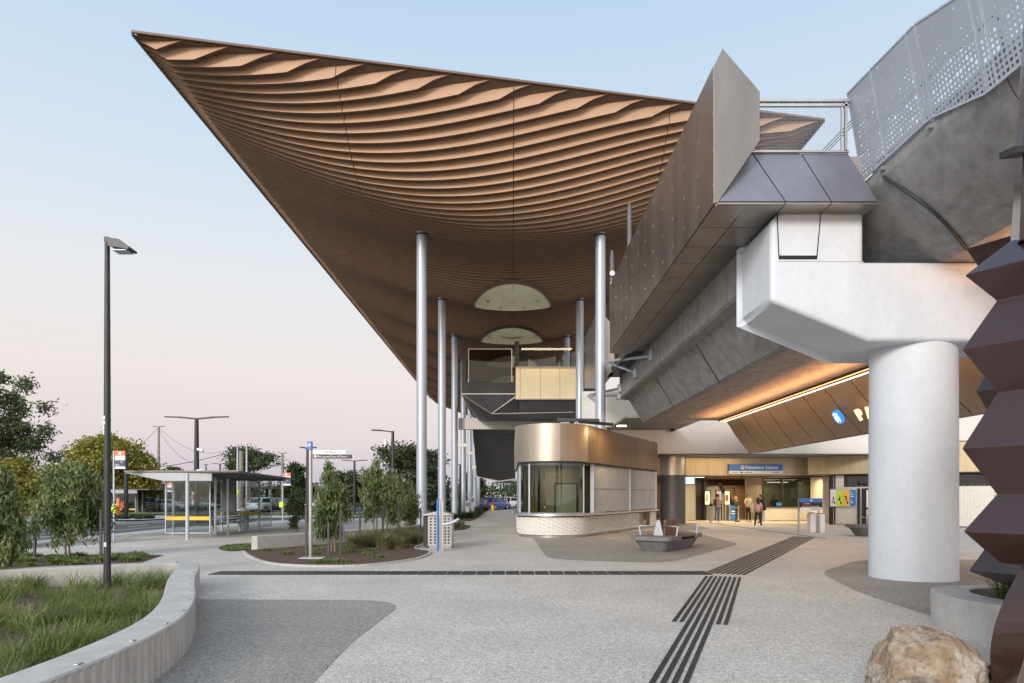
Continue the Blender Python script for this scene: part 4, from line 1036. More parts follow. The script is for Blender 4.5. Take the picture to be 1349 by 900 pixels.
b = MB(); b.box(13.55, 13.7, 40.194, 40.199, 2.98, 3.05); b.box(13.78, 14.25, 40.194, 40.199, 3.0, 3.03); b.build('pictogram', M['black'], sg)
# departures screen
ds = thing('departure_screen', (10.3, 40.2, 2.6), 'small lit departures screen hanging under the fascia beside the drum', 'screen')
b = MB(); b.box(9.9, 10.85, 40.1, 40.2, 2.28, 2.78); b.box(10.35, 10.4, 40.12, 40.18, 2.78, 2.86); b.build('case', M['black'], ds, bevel=.01)
b = MB(); b.box(9.94, 10.81, 40.085, 40.098, 2.33, 2.74); b.build('display', M['screen'], ds)
b = MB()
for i in range(5): b.box(9.98, 10.4 + .05 * (i % 3), 40.079, 40.084, 2.67 - i * .07, 2.69 - i * .07); b.box(10.6, 10.77, 40.079, 40.084, 2.67 - i * .07, 2.69 - i * .07)
b.build('display_text', M['navy'], ds)

# notice panels in hall
for i, (xx, lab) in enumerate(((13.0, 'left of three poster frames behind the fare gates'), (13.75, 'middle of three poster frames behind the fare gates'), (14.3, 'right of three poster frames behind the fare gates'))):
    r = thing('poster_display', (xx, 45, 0), lab, 'notice board', 'poster frames in the hall')
    b = MB(); b.box(xx - .22, xx + .22, 45, 45.05, 1.0, 2.0); b.box(xx - .22, xx - .17, 45, 45.05, 0, 2.0); b.box(xx + .17, xx + .22, 45, 45.05, 0, 2.0); b.build('frame', M['black'], r)
    b = MB(); b.box(xx - .16, xx + .16, 44.98, 44.997, 1.06, 1.94); b.build('poster', M['white'] if i != 1 else M['carsilver'], r)
    b = MB(); b.box(xx - .12, xx + .05, 44.97, 44.98, 1.3, 1.7); b.build('print', M[['carsilver', 'leaf_yellow', 'beige'][i]] if i < 2 else M['timber'], r)
r = thing('fare_gate', (14.6, 44.6, 0), 'blue panelled fare gate cabinet beside the stair wall', 'fare gate')
b = MB(); b.box(14.3, 14.75, 44.4, 44.8, .05, .98); b.build('cabinet', M['blue'], r, bevel=.02)
b = MB(); b.box(14.76, 14.86, 44.3, 44.9, 0, 1.02); b.box(14.2, 14.29, 44.3, 44.9, 0, 1.02); b.build('cabinet_side', M['stainless'], r, bevel=.02)
b = MB(); b.box(14.38, 14.66, 44.385, 44.398, .6, .66); b.box(14.38, 14.6, 44.385, 44.398, .45, .5); b.build('print', M['white'], r)
for xx, yy, lab in ((12.35, 42.0, 'steel reader post left of the man in the beige jacket'), (16.0, 43.2, 'steel reader post right of the woman in dark green')):
    r = thing('card_reader_post', (xx, yy, 0), lab, 'ticket reader')
    b = MB(); b.box(xx - .07, xx + .07, yy - .1, yy + .1, 0, 1.0); b.build('post', M['stainless'], r, bevel=.01)
    b = MB(); b.box(xx - .08, xx + .08, yy - .11, yy + .08, 1.0, 1.16); b.build('reader', M['steel_dark'], r, bevel=.01)

# ------------------------------------------------------------------ overhead concourse box, balcony, beam and escalator
lf = thing('lift_lobby', (-1.2, 42, 8), 'dark framed glass lift lobby hanging under the canopy with faceted grey underside', 'building')
b = MB()
for xx, yy, zz in ((-2.87, 42, 11.15), (.40, 42, 11.15), (-2.87, 50, 11.3), (.40, 50, 11.3)):
    MB().box(xx - .12, xx + .14, yy, yy + .3, 7.9, zz).build('post', M['black'], lf)
b.box(-2.74, .28, 42.02, 42.2, 7.92, 8.62); b.build('spandrel', M['black'], lf)
b = MB(); b.box(-2.55, .1, 42.05, 42.09, 8.66, 10.66); 
b.build('glass_screen', M['glass_mesh'], lf)
b = MB(); b.bar((-2.55, 42.0, 10.66), (.12, 42.0, 10.66), .05); b.bar((-2.55, 42.0, 8.64), (-2.55, 42.0, 10.66), .04); b.bar((.10, 42.0, 8.64), (.10, 42.0, 10.66), .05)
b.bar((-3.0, 42.0, 7.9), (.55, 42.0, 7.9), .06); b.build('screen_frame', M['tex_cream'], lf)
b = MB(); A = [(-2.99, 42, 7.87), (.54, 42, 7.87), (.54, 52, 7.87), (-2.99, 52, 7.87), (-2.2, 43, 6.9), (-1.15, 42.6, 6.75), (.54, 43, 6.85), (-2.2, 52, 6.9), (.54, 52, 6.85)]
b.add(A, [(0, 1, 5), (0, 5, 4), (1, 6, 5), (4, 5, 6, 8, 7), (0, 4, 7, 3), (0, 3, 2, 1), (1, 2, 8, 6), (2, 3, 7, 8)]); b.build('faceted_underside', M['slate'], lf)
b = MB()
for p, q in ((0, 5), (1, 5), (0, 4)): b.bar(Vector(A[p]) - Vector((0, .02, 0)), Vector(A[q]) - Vector((0, .02, 0)), .05)
b.bar((-1.15, 42.58, 6.75), (4.0, 42.58, 6.85), .05); b.build('edge_trim', M['clad'], lf)
b = MB(); b.box(-2.9, .4, 52, 52.1, 7.9, 9.0); b.build('rear_wall', M['slate'], lf)
bal = thing('concourse_balcony', (2.2, 42, 8), 'cream panelled concourse balcony with glass balustrade beside the lift lobby', 'balcony')
b = MB()
for a_, c_2 in ((.34, .62), (.63, 1.86), (1.87, 3.05), (3.06, 4.3)): b.box(a_ + .004, c_2 - .004, 41.9, 42.0, 7.6, 9.5)
b.build('panel', M['balcony'], bal)
b = MB(); b.box(.3, 4.4, 41.86, 42.04, 9.5, 9.56); b.box(.3, 4.4, 41.86, 42.04, 7.54, 7.6); b.build('edge_trim', M['brass'], bal)
b = MB(); b.extX([(42.05, 7.56), (42.6, 6.85), (52, 6.85), (52, 7.56)], .56, 4.6); b.build('underside', M['slate'], bal)
b = MB(); b.box(.3, 4.4, 42.1, 42.12, 9.56, 10.75); b.build('glass_balustrade', M['glass'], bal)
b = MB(); b.box(.6, 4.6, 52, 52.2, 7.6, 11.3); b.box(.6, 1.2, 46, 46.2, 7.6, 11.3); b.build('rear_wall', M['black'], bal)
area('balcony_light', (2.3, 41.2, 10.9), 3.2, 60, (1, .8, .5), bal, rot=(R(25), 0, 0), sy=.3)
bm_ = thing('crossbeam', (.3, 48, 6.7), 'pale cream crossbeam spanning between columns below the lift lobby', 'beam')
b = MB(); b.box(-3.62, .2, 47.8, 48.3, 6.3, 7.08); b.box(.21, 4.2, 47.8, 48.3, 6.3, 7.08); b.build('beam_casing', M['tex_cream'], bm_, bevel=.01)
es = thing('escalator_enclosure', (-1.1, 52, 4.5), 'dark panelled underside of the escalator sloping down below the crossbeam', 'escalator')
b = MB(); b.add([(-2.66, 48.4, 6.9), (.42, 48.4, 6.9), (.42, 48.4, 6.3), (-2.66, 48.4, 6.3), (-2.66, 54.8, 4.6), (.42, 54.8, 4.6), (.42, 54.8, 3.05), (-.9, 54.8, 2.85), (-2.66, 54.8, 3.2), (-.9, 48.4, 6.2)],
                [(0, 1, 2, 9, 3), (3, 9, 7, 8), (9, 2, 6, 7), (0, 3, 8, 4), (1, 5, 6, 2), (4, 8, 7, 6, 5), (0, 4, 5, 1)]); b.build('casing', M['slate'], es)
b = MB()
for t in np.linspace(.08, .92, 11):
    yy = 48.4 + 6.4 * t; b.bar((-2.66, yy, 6.29 + (3.19 - 6.29) * t), (-.9, yy, 6.19 + (2.84 - 6.19) * t), .02); b.bar((-.9, yy, 6.19 + (2.84 - 6.19) * t), (.42, yy, 6.29 + (3.04 - 6.29) * t), .02)
b.build('panel_joint', M['steel_dark'], es)['kind'] = 'stuff'
b = MB(); b.bar((-2.75, 54.9, 3.25), (-.9, 54.9, 2.8), .12); b.bar((-.9, 54.9, 2.8), (.5, 54.9, 3.0), .12); b.build('lower_rim', M['stainless'], es)
# bracket boxes on columns
for cy, z in ((47.06, 5.0), (55.84, 5.0), (64.6, 4.2)):
    o = MB().box(-3.6, -2.9, cy - .1, cy + .1, z, z + .25).build('beam_stub', M['tex_cream']); tag(o, {47.06: 'short cream beam stub on the third left column', 55.84: 'short cream beam stub on the fourth left column', 64.6: 'short cream beam stub on the fifth left column'}[cy], 'bracket')
# loudspeaker/CCTV poles near the wall
for i, (x_, y0_, y1_, Y_) in enumerate(((829, 268, 320, 24.6), (806, 330, 372, 26.5))):
    p = P(x_, y1_, Y_); q = P(x_, y0_, Y_)
    r = thing('platform_post', (p.x, p.y, 9.0), ['tall dark post rising above the clad platform wall', 'short dark post with two cameras above the platform wall beside the nearest right column'][i], 'post')
    b = MB(); b.tube([(p.x, Y_, 9.0), (p.x, Y_, q.z - .3), (p.x, Y_, q.z)], [.10, .09, .05], 12); b.build('pole', M['slate'], r)
    if i:
        b = MB(); b.tube([(p.x - .02, Y_ - .25, 10.2), (p.x + .05, Y_ + .15, 10.25)], .1, 12); b.tube([(p.x - .02, Y_ - .25, 9.8), (p.x + .05, Y_ + .15, 9.85)], .08, 12); b.build('camera', M['alu'], r)
# ------------------------------------------------------------------ left ribbed planter
pl = thing('concrete_planter', (-5.5, 8.5, 0), 'large pale concrete planter wall with ribbed outer face in the left foreground', 'planter')
outer = smooth_poly([(-3.6, 2.2), (-3.18, 3.6), (-3.08, 5.0), (-3.25, 6.6), (-3.74, 8.1), (-4.7, 10.2), (-5.45, 12.0), (-5.85, 12.75), (-6.2, 12.85)], 14, closed=False)
back_ = smooth_poly([(-6.2, 12.85), (-7.2, 12.3), (-8.3, 11.7), (-9.2, 10.8), (-9.9, 9.2)], 8, closed=False)
line = outer + back_[1:]
# resample at rib pitch
def resample(L, d):
    res = [Vector(L[0])]; acc = 0
    for p, q in zip(L, L[1:]):
        p = Vector(p); q = Vector(q); l = (q - p).length; t = d - acc
        while t <= l: res.append(p + (q - p) * (t / l)); t += d
        acc = (acc + l) % d if l + acc >= d else acc + l
    return res
ln = resample(line, .02)
H_ = .42; Wt = .37
def nrm(L, i):
    a = L[max(i - 3, 0)]; c = L[min(i + 3, len(L) - 1)]; d = (c - a).normalized(); return Vector((d.y, -d.x))
no = []; ni = []
s = 0
for i, p in enumerate(ln):
    n = nrm(ln, i); ph = (i % 7); rib = 0.0 if ph < 4 else -.016
    no.append((p + n * rib, p + n * 0.0, n))
b = MB(); k = len(ln)
v = []
for i, (pr, p0, n) in enumerate(no):
    inn = p0 - n * Wt
    v += [(pr.x, pr.y, 0.0), (pr.x, pr.y, H_ - .045), (p0.x, p0.y, H_ - .015), (p0.x - n.x * .015, p0.y - n.y * .015, H_), (inn.x + n.x * .01, inn.y + n.y * .01, H_), (inn.x, inn.y, H_ - .012), (inn.x, inn.y, 0.0)]
b.add(v, [(i * 7 + e, (i + 1) * 7 + e, (i + 1) * 7 + e + 1, i * 7 + e + 1) for i in range(k - 1) for e in range(6)])
b.add(v[:7], [tuple(range(7))]); b.add(v[-7:], [tuple(range(6, -1, -1))])
b.build('planter_wall', M['concrete'], pl)
for i in range(22, k // 2 + 120, 40):
    pr, p0, n = no[i]; c = p0 - n * .06; d = Vector((-n.y, n.x)); b = MB()
    b.box(-.035, .035, -.016, .016, 0, .012, Matrix.Translation((c.x, c.y, H_)) @ Matrix.Rotation(math.atan2(d.y, d.x), 4, 'Z')); b.build('skate_stop', M['stainless'], pl, bevel=.004)
inner = [(p0 - n * (Wt - .02)) for _, p0, n in no][::6]
soilp = [(p.x, p.y) for p in inner] + [(-9.6, 4), (-6, 1.5)]
so_ = MB(); so_.add([(p[0], p[1], .10) for p in soilp], [tuple(range(len(soilp)))]); o = so_.build('planter_soil', M['mulch'], pl, fixn=False)
gpoly = [(p.x, p.y) for p in [(p0 - n * (Wt + .10)) for _, p0, n in no][::8]] + [(-9.4, 5), (-6, 2)]
grass_patch('planter_grass', gpoly, 20000, .40, M['grass'], w=.009, z=.10, spread=.85, clump=210, label='green strappy grass filling the ribbed planter', bend=.6)

# right planter
pr_ = thing('concrete_planter', (6.3, 8, 0), 'low rounded pale concrete planter at the right behind the boulder', 'planter')
ro = smooth_poly([(4.95, 8.2), (5.2, 7.3), (6.3, 6.3), (8.5, 5.6), (9.5, 7.5), (8, 9.2), (6.2, 9.3), (5.25, 9.0)], 8)
ro = [(x + .32, y) for x, y in ro]
cx_, cy_ = 7.3, 7.7
ri = [(cx_ + (x - cx_) * (1 - .42 / math.hypot(x - cx_, y - cy_)), cy_ + (y - cy_) * (1 - .42 / math.hypot(x - cx_, y - cy_))) for x, y in ro]
b = MB(); n = len(ro)
b.add([(x, y, 0) for x, y in ro] + [(x, y, .44) for x, y in ro] + [(x, y, .45) for x, y in ri] + [(x, y, .1) for x, y in ri], [(e * n + i, e * n + (i + 1) % n, (e + 1) * n + (i + 1) % n, (e + 1) * n + i) for e in range(3) for i in range(n)])
b.build('planter_wall', M['concrete'], pr_, bevel=.012)
b = MB(); b.add([(x, y, .25) for x, y in ri], [tuple(range(n))]); b.build('planter_soil', M['mulch'], pr_, fixn=False)
ri2 = [(cx_ + (x - cx_) * .8, cy_ + (y - cy_) * .8) for x, y in ri]
grass_patch('planter_grass', ri2, 7000, .6, M['grass'], w=.011, z=.25, spread=.8, clump=60, label='tuft of long green grass in the right planter', bend=.5)

# boulder
def boulder(loc, sc, seed, lab):
    import mathutils
    bm = bmesh.new(); bmesh.ops.create_icosphere(bm, subdivisions=6, radius=1); r2 = random.Random(seed)
    planes = [(Vector((r2.uniform(-1, 1), r2.uniform(-1, 1), r2.uniform(-.3, 1))).normalized(), r2.uniform(.62, .85)) for _ in range(13)] + [(Vector((.08, -.1, 1)).normalized(), .72), (Vector((-.1, -1, .25)).normalized(), .74)]
    for v in bm.verts:
        p = v.co.copy()
        for n_, d_ in planes:
            q = p.dot(n_) - d_
            if q > 0: p -= n_ * q * .88
        nz = mathutils.noise.fractal(p * 2.2 + Vector((seed, 0, 0)), 1.0, 2.0, 5); nz2 = mathutils.noise.fractal(p * 9, .8, 2.0, 3)
        p = p * (1 + .085 * nz + .04 * nz2); v.co = Vector((p.x * sc[0], p.y * sc[1], p.z * sc[2]))
    me = bpy.data.meshes.new('boulder'); bm.to_mesh(me); bm.free(); me.materials.append(M['rock'])
    for p in me.polygons: p.use_smooth = True
    o = bpy.data.objects.new('boulder', me); COL.objects.link(o); o.location = loc; tag(o, lab, 'rock'); return o
boulder((3.50, 5.65, .12), (.56, .45, .52), 3, 'large weathered sandstone boulder beside the right planter')
boulder((3.02, 5.05, .02), (.36, .34, .36), 11, 'smaller brown boulder cut by the bottom edge in front of the large one')

# faceted sculpture
sc1 = thing('faceted_sculpture', (4.745, 5.5, 0), 'glossy dark maroon zigzag sculpture of stacked faceted forms at the right edge', 'sculpture')
prof1 = [(.46, 1.04), (.70, 1.11), (.965, 1.36), (.72, 1.66), (.975, 2.03), (.715, 2.475), (.975, 2.83), (.72, 3.21), (.955, 3.43), (.62, 3.68), (.25, 3.72)]
prof1 = [(r_, EYE + (z_ - EYE) * 1.04) for r_, z_ in prof1]
b = MB(); b.lathe((4.745, 5.5, 0), prof1, 4, smooth=False, a0=R(-15)); b.build('faceted_body', M['maroon'], sc1, bevel=.008)
b = MB()
for (ax, az_, w_, l_) in ((3.83, 0, .34, 1.15), (4.35, .6, .36, 1.15), (4.95, 1.2, .34, 1.15)):
    m4 = Matrix.Translation((ax + .24, 5.2 + .1 * az_, 0)) @ Matrix.Rotation(R(-38), 4, 'Z') ; n = 14
    vs = []
    for i in range(n + 1):
        t = i / n; z = t * 1.15; w = .05 + .29 * math.sin(math.pi * min(1, t * .62 + .30)) ; y = -.12 * math.sin(t * math.pi)
        vs += [m4 @ Vector((-w, y, z)), m4 @ Vector((0, y - .15, z)), m4 @ Vector((w, y, z)), m4 @ Vector((0, y + .15, z))]
    b.add(vs, [(i * 4 + e, i * 4 + (e + 1) % 4, i * 4 + 4 + (e + 1) % 4, i * 4 + 4 + e) for i in range(n) for e in range(4)] + [(3, 2, 1, 0), (n * 4, n * 4 + 1, n * 4 + 2, n * 4 + 3)])
b.build('leaf_base', M['maroon'], sc1, bevel=.006)
b = MB(); b.add([(3.62, 5.0, 0), (4.3, 4.9, 0), (4.4, 5.6, 0), (3.8, 5.6, 0), (3.98, 5.15, .75), (4.2, 5.1, .75), (4.2, 5.4, .75), (4.0, 5.4, .75)], [(3, 2, 1, 0), (4, 5, 6, 7), (0, 1, 5, 4), (1, 2, 6, 5), (2, 3, 7, 6), (3, 0, 4, 7)]); b.build('foot', M['maroon'], sc1, bevel=.006)
b = MB(); b.add([(4.10, 5.5, 3.70), (4.24, 5.2, 3.70), (4.9, 5.2, 3.70), (4.9, 5.8, 3.70), (4.24, 5.8, 3.70), (4.20, 5.5, 6.2), (4.32, 5.3, 6.2), (4.9, 5.3, 6.2), (4.9, 5.7, 6.2), (4.32, 5.7, 6.2)],
    [(4, 3, 2, 1, 0), (5, 6, 7, 8, 9)] + [(i, (i + 1) % 5, 5 + (i + 1) % 5, 5 + i) for i in range(5)]); b.build('upper_blade', M['maroon'], sc1, bevel=.006)
b = MB(); b.bar((4.15, 5.5, 4.42), (3.93, 5.4, 4.36), .12, .05); b.build('mast_light', M['steel_dark'], sc1)
sc2 = thing('faceted_sculpture', (6.1, 7.6, 0), 'second faceted sculpture, its pointed tips showing behind the maroon one', 'sculpture')
b = MB(); b.lathe((6.32, 7.6, 0), [(.5, .55), (1.07, .78), (.72, 1.35), (.72, 2.3), (1.0, 2.85), (.7, 3.4), (.7, 3.8), (1.1, 4.5), (.4, 4.56)], 4, smooth=False, a0=R(-15)); b.build('faceted_body', M['maroon'], sc2, bevel=.008)
b = MB(); b.lathe((6.32, 7.6, 0), [(.42, 0), (.3, .3), (.5, .56)], 6, smooth=False); b.build('foot', M['maroon'], sc2)

# ------------------------------------------------------------------ main bench
def make_bench(loc, rz, lab):
    r = thing('plaza_bench', loc, lab, 'bench', 'concrete and timber benches', rz)
    def rp(hx, hy, rr=.18):
        pts = []
        for sx, sy, a0 in ((1, 1, 0), (-1, 1, 90), (-1, -1, 180), (1, -1, 270)):
            for t in (0, 30, 60, 90): a = R(a0 + t); pts.append((sx * (hx - rr) + rr * math.cos(a), sy * (hy - rr) + rr * math.sin(a)))
        return pts
    lo_p = rp(1.22, .36); hi_p = rp(1.42, .52); n = len(lo_p); b = MB()
    b.add([(x, y, 0) for x, y in lo_p] + [(x, y, .33) for x, y in hi_p], [(i, (i + 1) % n, n + (i + 1) % n, n + i) for i in range(n)]); b.add([(x, y, .33) for x, y in hi_p], [tuple(range(n))])
    b.build('base', M['bench_conc'], r, local=True)
    b = MB(); q = rp(1.52, .62); left = [p for p in q if p[0] < -.6]; b.prism([(-.5, .62)] + left + [(-.5, -.62)], .34, .46); b.build('end_slab', M['bench_conc'], r, local=True, bevel=.008)
    right = [p for p in q if p[0] > .6]
    b = MB(); b.prism([(.85, -.62)] + [p for p in right if p[1] < 0][::1] + [p for p in right if p[1] >= 0] + [(.85, .62)], .34, .46); b.build('end_slab', M['bench_conc'], r, local=True, bevel=.008)
    b = MB()
    for y in np.arange(-.58, .5, .145): b.box(-.49, .84, y, y + .125, .40, .455)
    b.build('timber_seat', M['timber'], r, local=True, bevel=.006)
    b = MB()
    for i in range(9): b.box(-.62 + i * .12, -.51 + i * .12, -.10, -.03, .46, .93, Matrix.Rotation(R(5), 4, 'X')); 
    b.box(-.62, .45, .0, .06, .47, .88); b.build('timber_back', M['timber'], r, local=True, bevel=.006)
    for xx in (-.78, .98):
        b = MB(); b.tube([(xx, -.56, .46), (xx, -.60, .72), (xx, -.57, .75), (xx, .57, .75), (xx, .60, .72), (xx, .56, .46)], .028, 10); b.build('armrest', M['alu'], r, local=True)
    b = MB(); b.add([(-.8, -.15, .46), (-.8, .15, .46), (-.8, .045, .92), (-.8, -.045, .92), (-.72, -.15, .46), (-.72, .15, .46), (-.72, .045, .92), (-.72, -.045, .92)], [(0, 1, 2, 3), (7, 6, 5, 4), (0, 4, 5, 1), (1, 5, 6, 2), (2, 6, 7, 3), (3, 7, 4, 0)])
    b.build('fin_plate', M['alu'], r, local=True, bevel=.01)
    return r
bench = make_bench((4.85, 21.0, 0), R(56), 'concrete and timber bench with silver armrests in front of the kiosk')
dup(bench, (15.45, 28.0, 0), R(5), 'concrete and timber bench half hidden behind the white pier')

# ------------------------------------------------------------------ waste bins and drinking point
wb = thing('bin_enclosure', (-2.2, 21.6, 0), 'perforated stainless bin enclosure beside the nearest left column', 'bin')
b = MB()
for (x0, x1) in ((-2.58, -2.22), (-2.12, -1.82)):
    b.box(x0, x1, 21.4, 22.1, .06, 1.02); b.box(x0 + .03, x1 - .03, 21.43, 22.07, 0, .06)
b.build('cabinet', M['stainless'], wb, bevel=.01)
b = MB()
for i in range(9):
    for x0 in (-2.51, -2.38, -2.06, -1.95):
        if not (x0 < -2.2 or x0 > -2.1): continue
        b.box(x0, x0 + .05, 21.385, 21.398, .14 + i * .095, .19 + i * .095)
b.build('square_hole', M['black'], wb)['kind'] = 'stuff'
b = MB()
for i in range(6): b.box(-2.72, -2.585, 21.45 + i * .1, 21.52 + i * .1, .05, 1.0)
b.build('side_slat', M['steel_dark'], wb)
b = MB(); b.extY([(-2.74, 1.06), (-2.2, 1.18), (-1.80, 1.06), (-1.80, 1.03), (-2.74, 1.03)], 21.3, 22.2); b.build('lid', M['stainless'], wb)
dp = thing('drinking_point', (-2.12, 20.35, 0), 'slim blue drinking water totem with a pale spout arm beside the bins', 'drinking fountain')
b = MB(); b.box(-2.185, -2.125, 20.3, 20.42, 0, 1.55); b.build('blue_totem', M['blue'], dp, bevel=.006)
b = MB(); b.box(-2.10, -2.06, 20.3, 20.42, 0, 1.53); b.box(-2.05, -1.98, 20.32, 20.4, 0, 1.5); b.build('steel_edge', M['stainless'], dp, bevel=.006)
b = MB(); b.tube([(-2.03, 20.35, .78), (-1.8, 20.35, .82), (-1.62, 20.35, .9), (-1.52, 20.35, .96)], [.045, .05, .05, .03], 10); b.build('spout_arm', M['alu'], dp)
text('lettering', 'water', .07, M['white'], dp, Matrix.Translation((-2.135, 20.298, .9)) @ Matrix.Rotation(R(90), 4, 'X') @ Matrix.Rotation(R(90), 4, 'Z')) if False else None
for lab, x_, y_, w_, h_, mm, nmz in (('white slim bin left of the wayfinding sign post', 13.5, 30.6, .26, .86, 'white', 'litter_bin'), ('white slim bin right of the wayfinding sign post', 13.85, 30.5, .24, .84, 'white', 'litter_bin')):
    r = thing(nmz, (x_, y_, 0), lab, 'bin', 'white bins by the sign')
    b = MB(); b.box(x_ - w_ / 2, x_ + w_ / 2, y_ - .2, y_ + .2, 0, h_); b.build('body', M[mm], r, bevel=.02)
    b = MB(); b.box(x_ - w_ / 2 + .03, x_ + w_ / 2 - .03, y_ - .15, y_ + .15, h_ + .005, h_ + .03); b.build('lid', M['steel_dark'], r)
# wayfinding sign
wf = thing('wayfinding_sign', (13.2, 30.2, 0), 'freestanding blue, black and white direction sign on two posts in front of the hall', 'sign')
b = MB(); b.box(12.72, 12.79, 30.15, 30.22, 0, 1.5); b.box(13.60, 13.67, 30.15, 30.22, 0, 1.5); b.build('post', M['stainless'], wf)
b = MB(); b.box(12.76, 13.74, 30.05, 30.12, 1.36, 1.53); b.build('blue_panel', M['blue'], wf)
b = MB(); b.box(12.76, 13.74, 30.05, 30.12, 1.13, 1.357); b.build('black_panel', M['black'], wf)
b = MB(); b.box(12.76, 13.74, 30.05, 30.12, .99, 1.127); b.build('white_panel', M['white'], wf)
b = MB(); ring(b, (13.25, 30.048, 1.445), .025, .05); b.build('roundel', M['white'], wf)
text('lettering', 'Buses', .085, M['white'], wf, facing((13.0, 30.048, 1.27))); text('lettering', 'Train Replacement Buses', .07, M['white'], wf, facing((12.99, 30.048, 1.155)), sx=.85)
text('lettering', 'All Platforms >', .085, M['black'], wf, facing((13.2, 30.048, 1.03)))
b = MB(); b.box(12.9, 12.96, 30.043, 30.049, 1.27, 1.33); b.box(12.86, 12.95, 30.043, 30.049, 1.15, 1.21); b.build('pictogram', M['orange'], wf)

# ------------------------------------------------------------------ lamp posts
def lamp_post(base, h, arm, lab, rad=.055, mm='steel_dark', double=False, z0=0, head=.5, extra=None):
    x, y = base; r = thing('lamp_post', (x, y, z0), lab, 'street lamp')
    b = MB(); b.tube([(x, y, z0), (x, y, z0 + h * .55), (x, y, z0 + h)], [rad, rad * .9, rad * .7], 14); b.build('pole', M[mm], r)
    b = MB()
    for sgn in ((1, -1) if double else (1,)):
        ax = arm * sgn; b.bar((x, y, z0 + h - .05), (x + ax * .55, y, z0 + h + abs(ax) * .03), rad * .7, rad * .6)
    b.build('arm', M[mm], r)
    for sgn in ((1, -1) if double else (1,)):
        ax = arm * sgn; x1 = x + ax * .5; x2 = x + ax
        b = MB(); b.bar((x1, y, z0 + h + abs(ax) * .03), (x2, y, z0 + h + abs(ax) * .045), .2 if h > 3 else .1, .07); b.build('lamp_head', M[mm], r, bevel=.01)
    return r
lp = thing('lamp_post', (-6.25, 10.6, .10), 'tall black lamp post numbered 4011 standing in the grass of the ribbed planter', 'street lamp')
b = MB(); b.tube([(-6.25, 10.6, .05), (-6.25, 10.6, 3.1), (-6.25, 10.6, 5.62)], [.053, .048, .036], 20); b.build('pole', M['steel_dark'], lp)
b = MB(); b.tube([(-6.25, 10.6, .10), (-6.25, 10.6, .12)], .1, 16); b.build('base_plate', M['steel_dark'], lp)
b = MB(); b.bar((-6.25, 10.6, 5.58), (-6.25, 10.6, 5.66), .07, .07); b.bar((-6.24, 10.6, 5.60), (-6.1, 10.6, 5.53), .035, .05)
b.extY([(-6.16, 5.49), (-6.17, 5.60), (-6.0, 5.58), (-5.85, 5.47), (-5.86, 5.44)], 10.47, 10.73); b.build('lamp_head', M['steel_dark'], lp, bevel=.008)
b = MB(); b.box(-6.12, -5.90, 10.5, 10.7, 5.425, 5.438); b.build('lens', M['alu'], lp)
for i, ch in enumerate('4011'): text('number', ch, .085, M['white'], lp, facing((-6.272, 10.546, 2.825 - i * .078)), extrude=.001, align='CENTER', bold=.002)
b = MB(); b.box(-6.27, -6.23, 10.54, 10.548, .86, .93); b.build('label_plate', M['alu'], lp)
def lpost_px(px, py_base, py_top, Y, arm_px, lab, **kw):
    X = (px - VX) * Y / F; h = (py_base - py_top) * Y / F; z0 = EYE - (py_base - HY) * Y / F
    z0 = 0; h = EYE + (HY - py_top) * Y / F
    return lamp_post((X, Y), h, arm_px * Y / F, lab, **kw)
r = lpost_px(259, 690, 551, 43.7, 42, 'tall black double armed lamp post with cameras behind the near bus shelter', rad=.17, double=True)
b = MB(); b.tube([(-19.9, 43.5, 3.2), (-19.4, 43.4, 3.15)], .14, 12); b.tube([(-19.9, 43.5, 4.6), (-19.5, 43.4, 4.5)], .09, 10); b.tube([(-20.2, 43.4, 3.1), (-20.5, 43.4, 3.05)], .14, 12); b.build('camera', M['white'], r)
lpost_px(209, 677, 562, 74, 8, 'thin brown double headed lamp post left of the double armed one', rad=.16, double=True, mm='pole_wood')
lpost_px(372, 675, 597, 66, 6, 'thin lamp post right of the near bus shelter, beyond the road', rad=.14, double=True, mm='pole_wood')
lpost_px(396, 672, 615, 92, 5, 'small distant lamp post left of the direction sign', rad=.13, double=True, mm='pole_wood')
lpost_px(290, 672, 611, 90, 11, 'small distant double lamp behind the shelter roof', rad=.14, double=True)
lpost_px(271.5, 672, 612, 84, 3, 'thin distant pole between the two lamps behind the shelter roof', rad=.10, double=True)
lpost_px(313, 673, 585, 72, 5, 'left of two pale double poles behind the shelter roof', rad=.13, double=True, mm='alu')
lpost_px(325, 673, 584, 74, 5, 'right of two pale double poles behind the shelter roof', rad=.13, double=True, mm='alu')
lpost_px(406, 685, 590, 42, 11, 'black double armed lamp post directly behind the direction sign', rad=.16, double=True)
lpost_px(467, 680, 607, 60, 17, 'double armed lamp post between the two nearest gum saplings', rad=.12, double=True)
lpost_px(517.5, 690, 568, 38, -28, 'black single armed lamp post pointing left, beside the nearest column', rad=.11)
lpost_px(166, 684, 597, 47, 8, 'black post with a short arm behind the orange bus stop flag', rad=.15)
lpost_px(606, 679, 612, 52, -4, 'black lamp post between the third and fourth left columns', rad=.09)
lpost_px(649, 672, 636, 80, 3, 'slim dark pole at the far end of the covered walk', rad=.1)
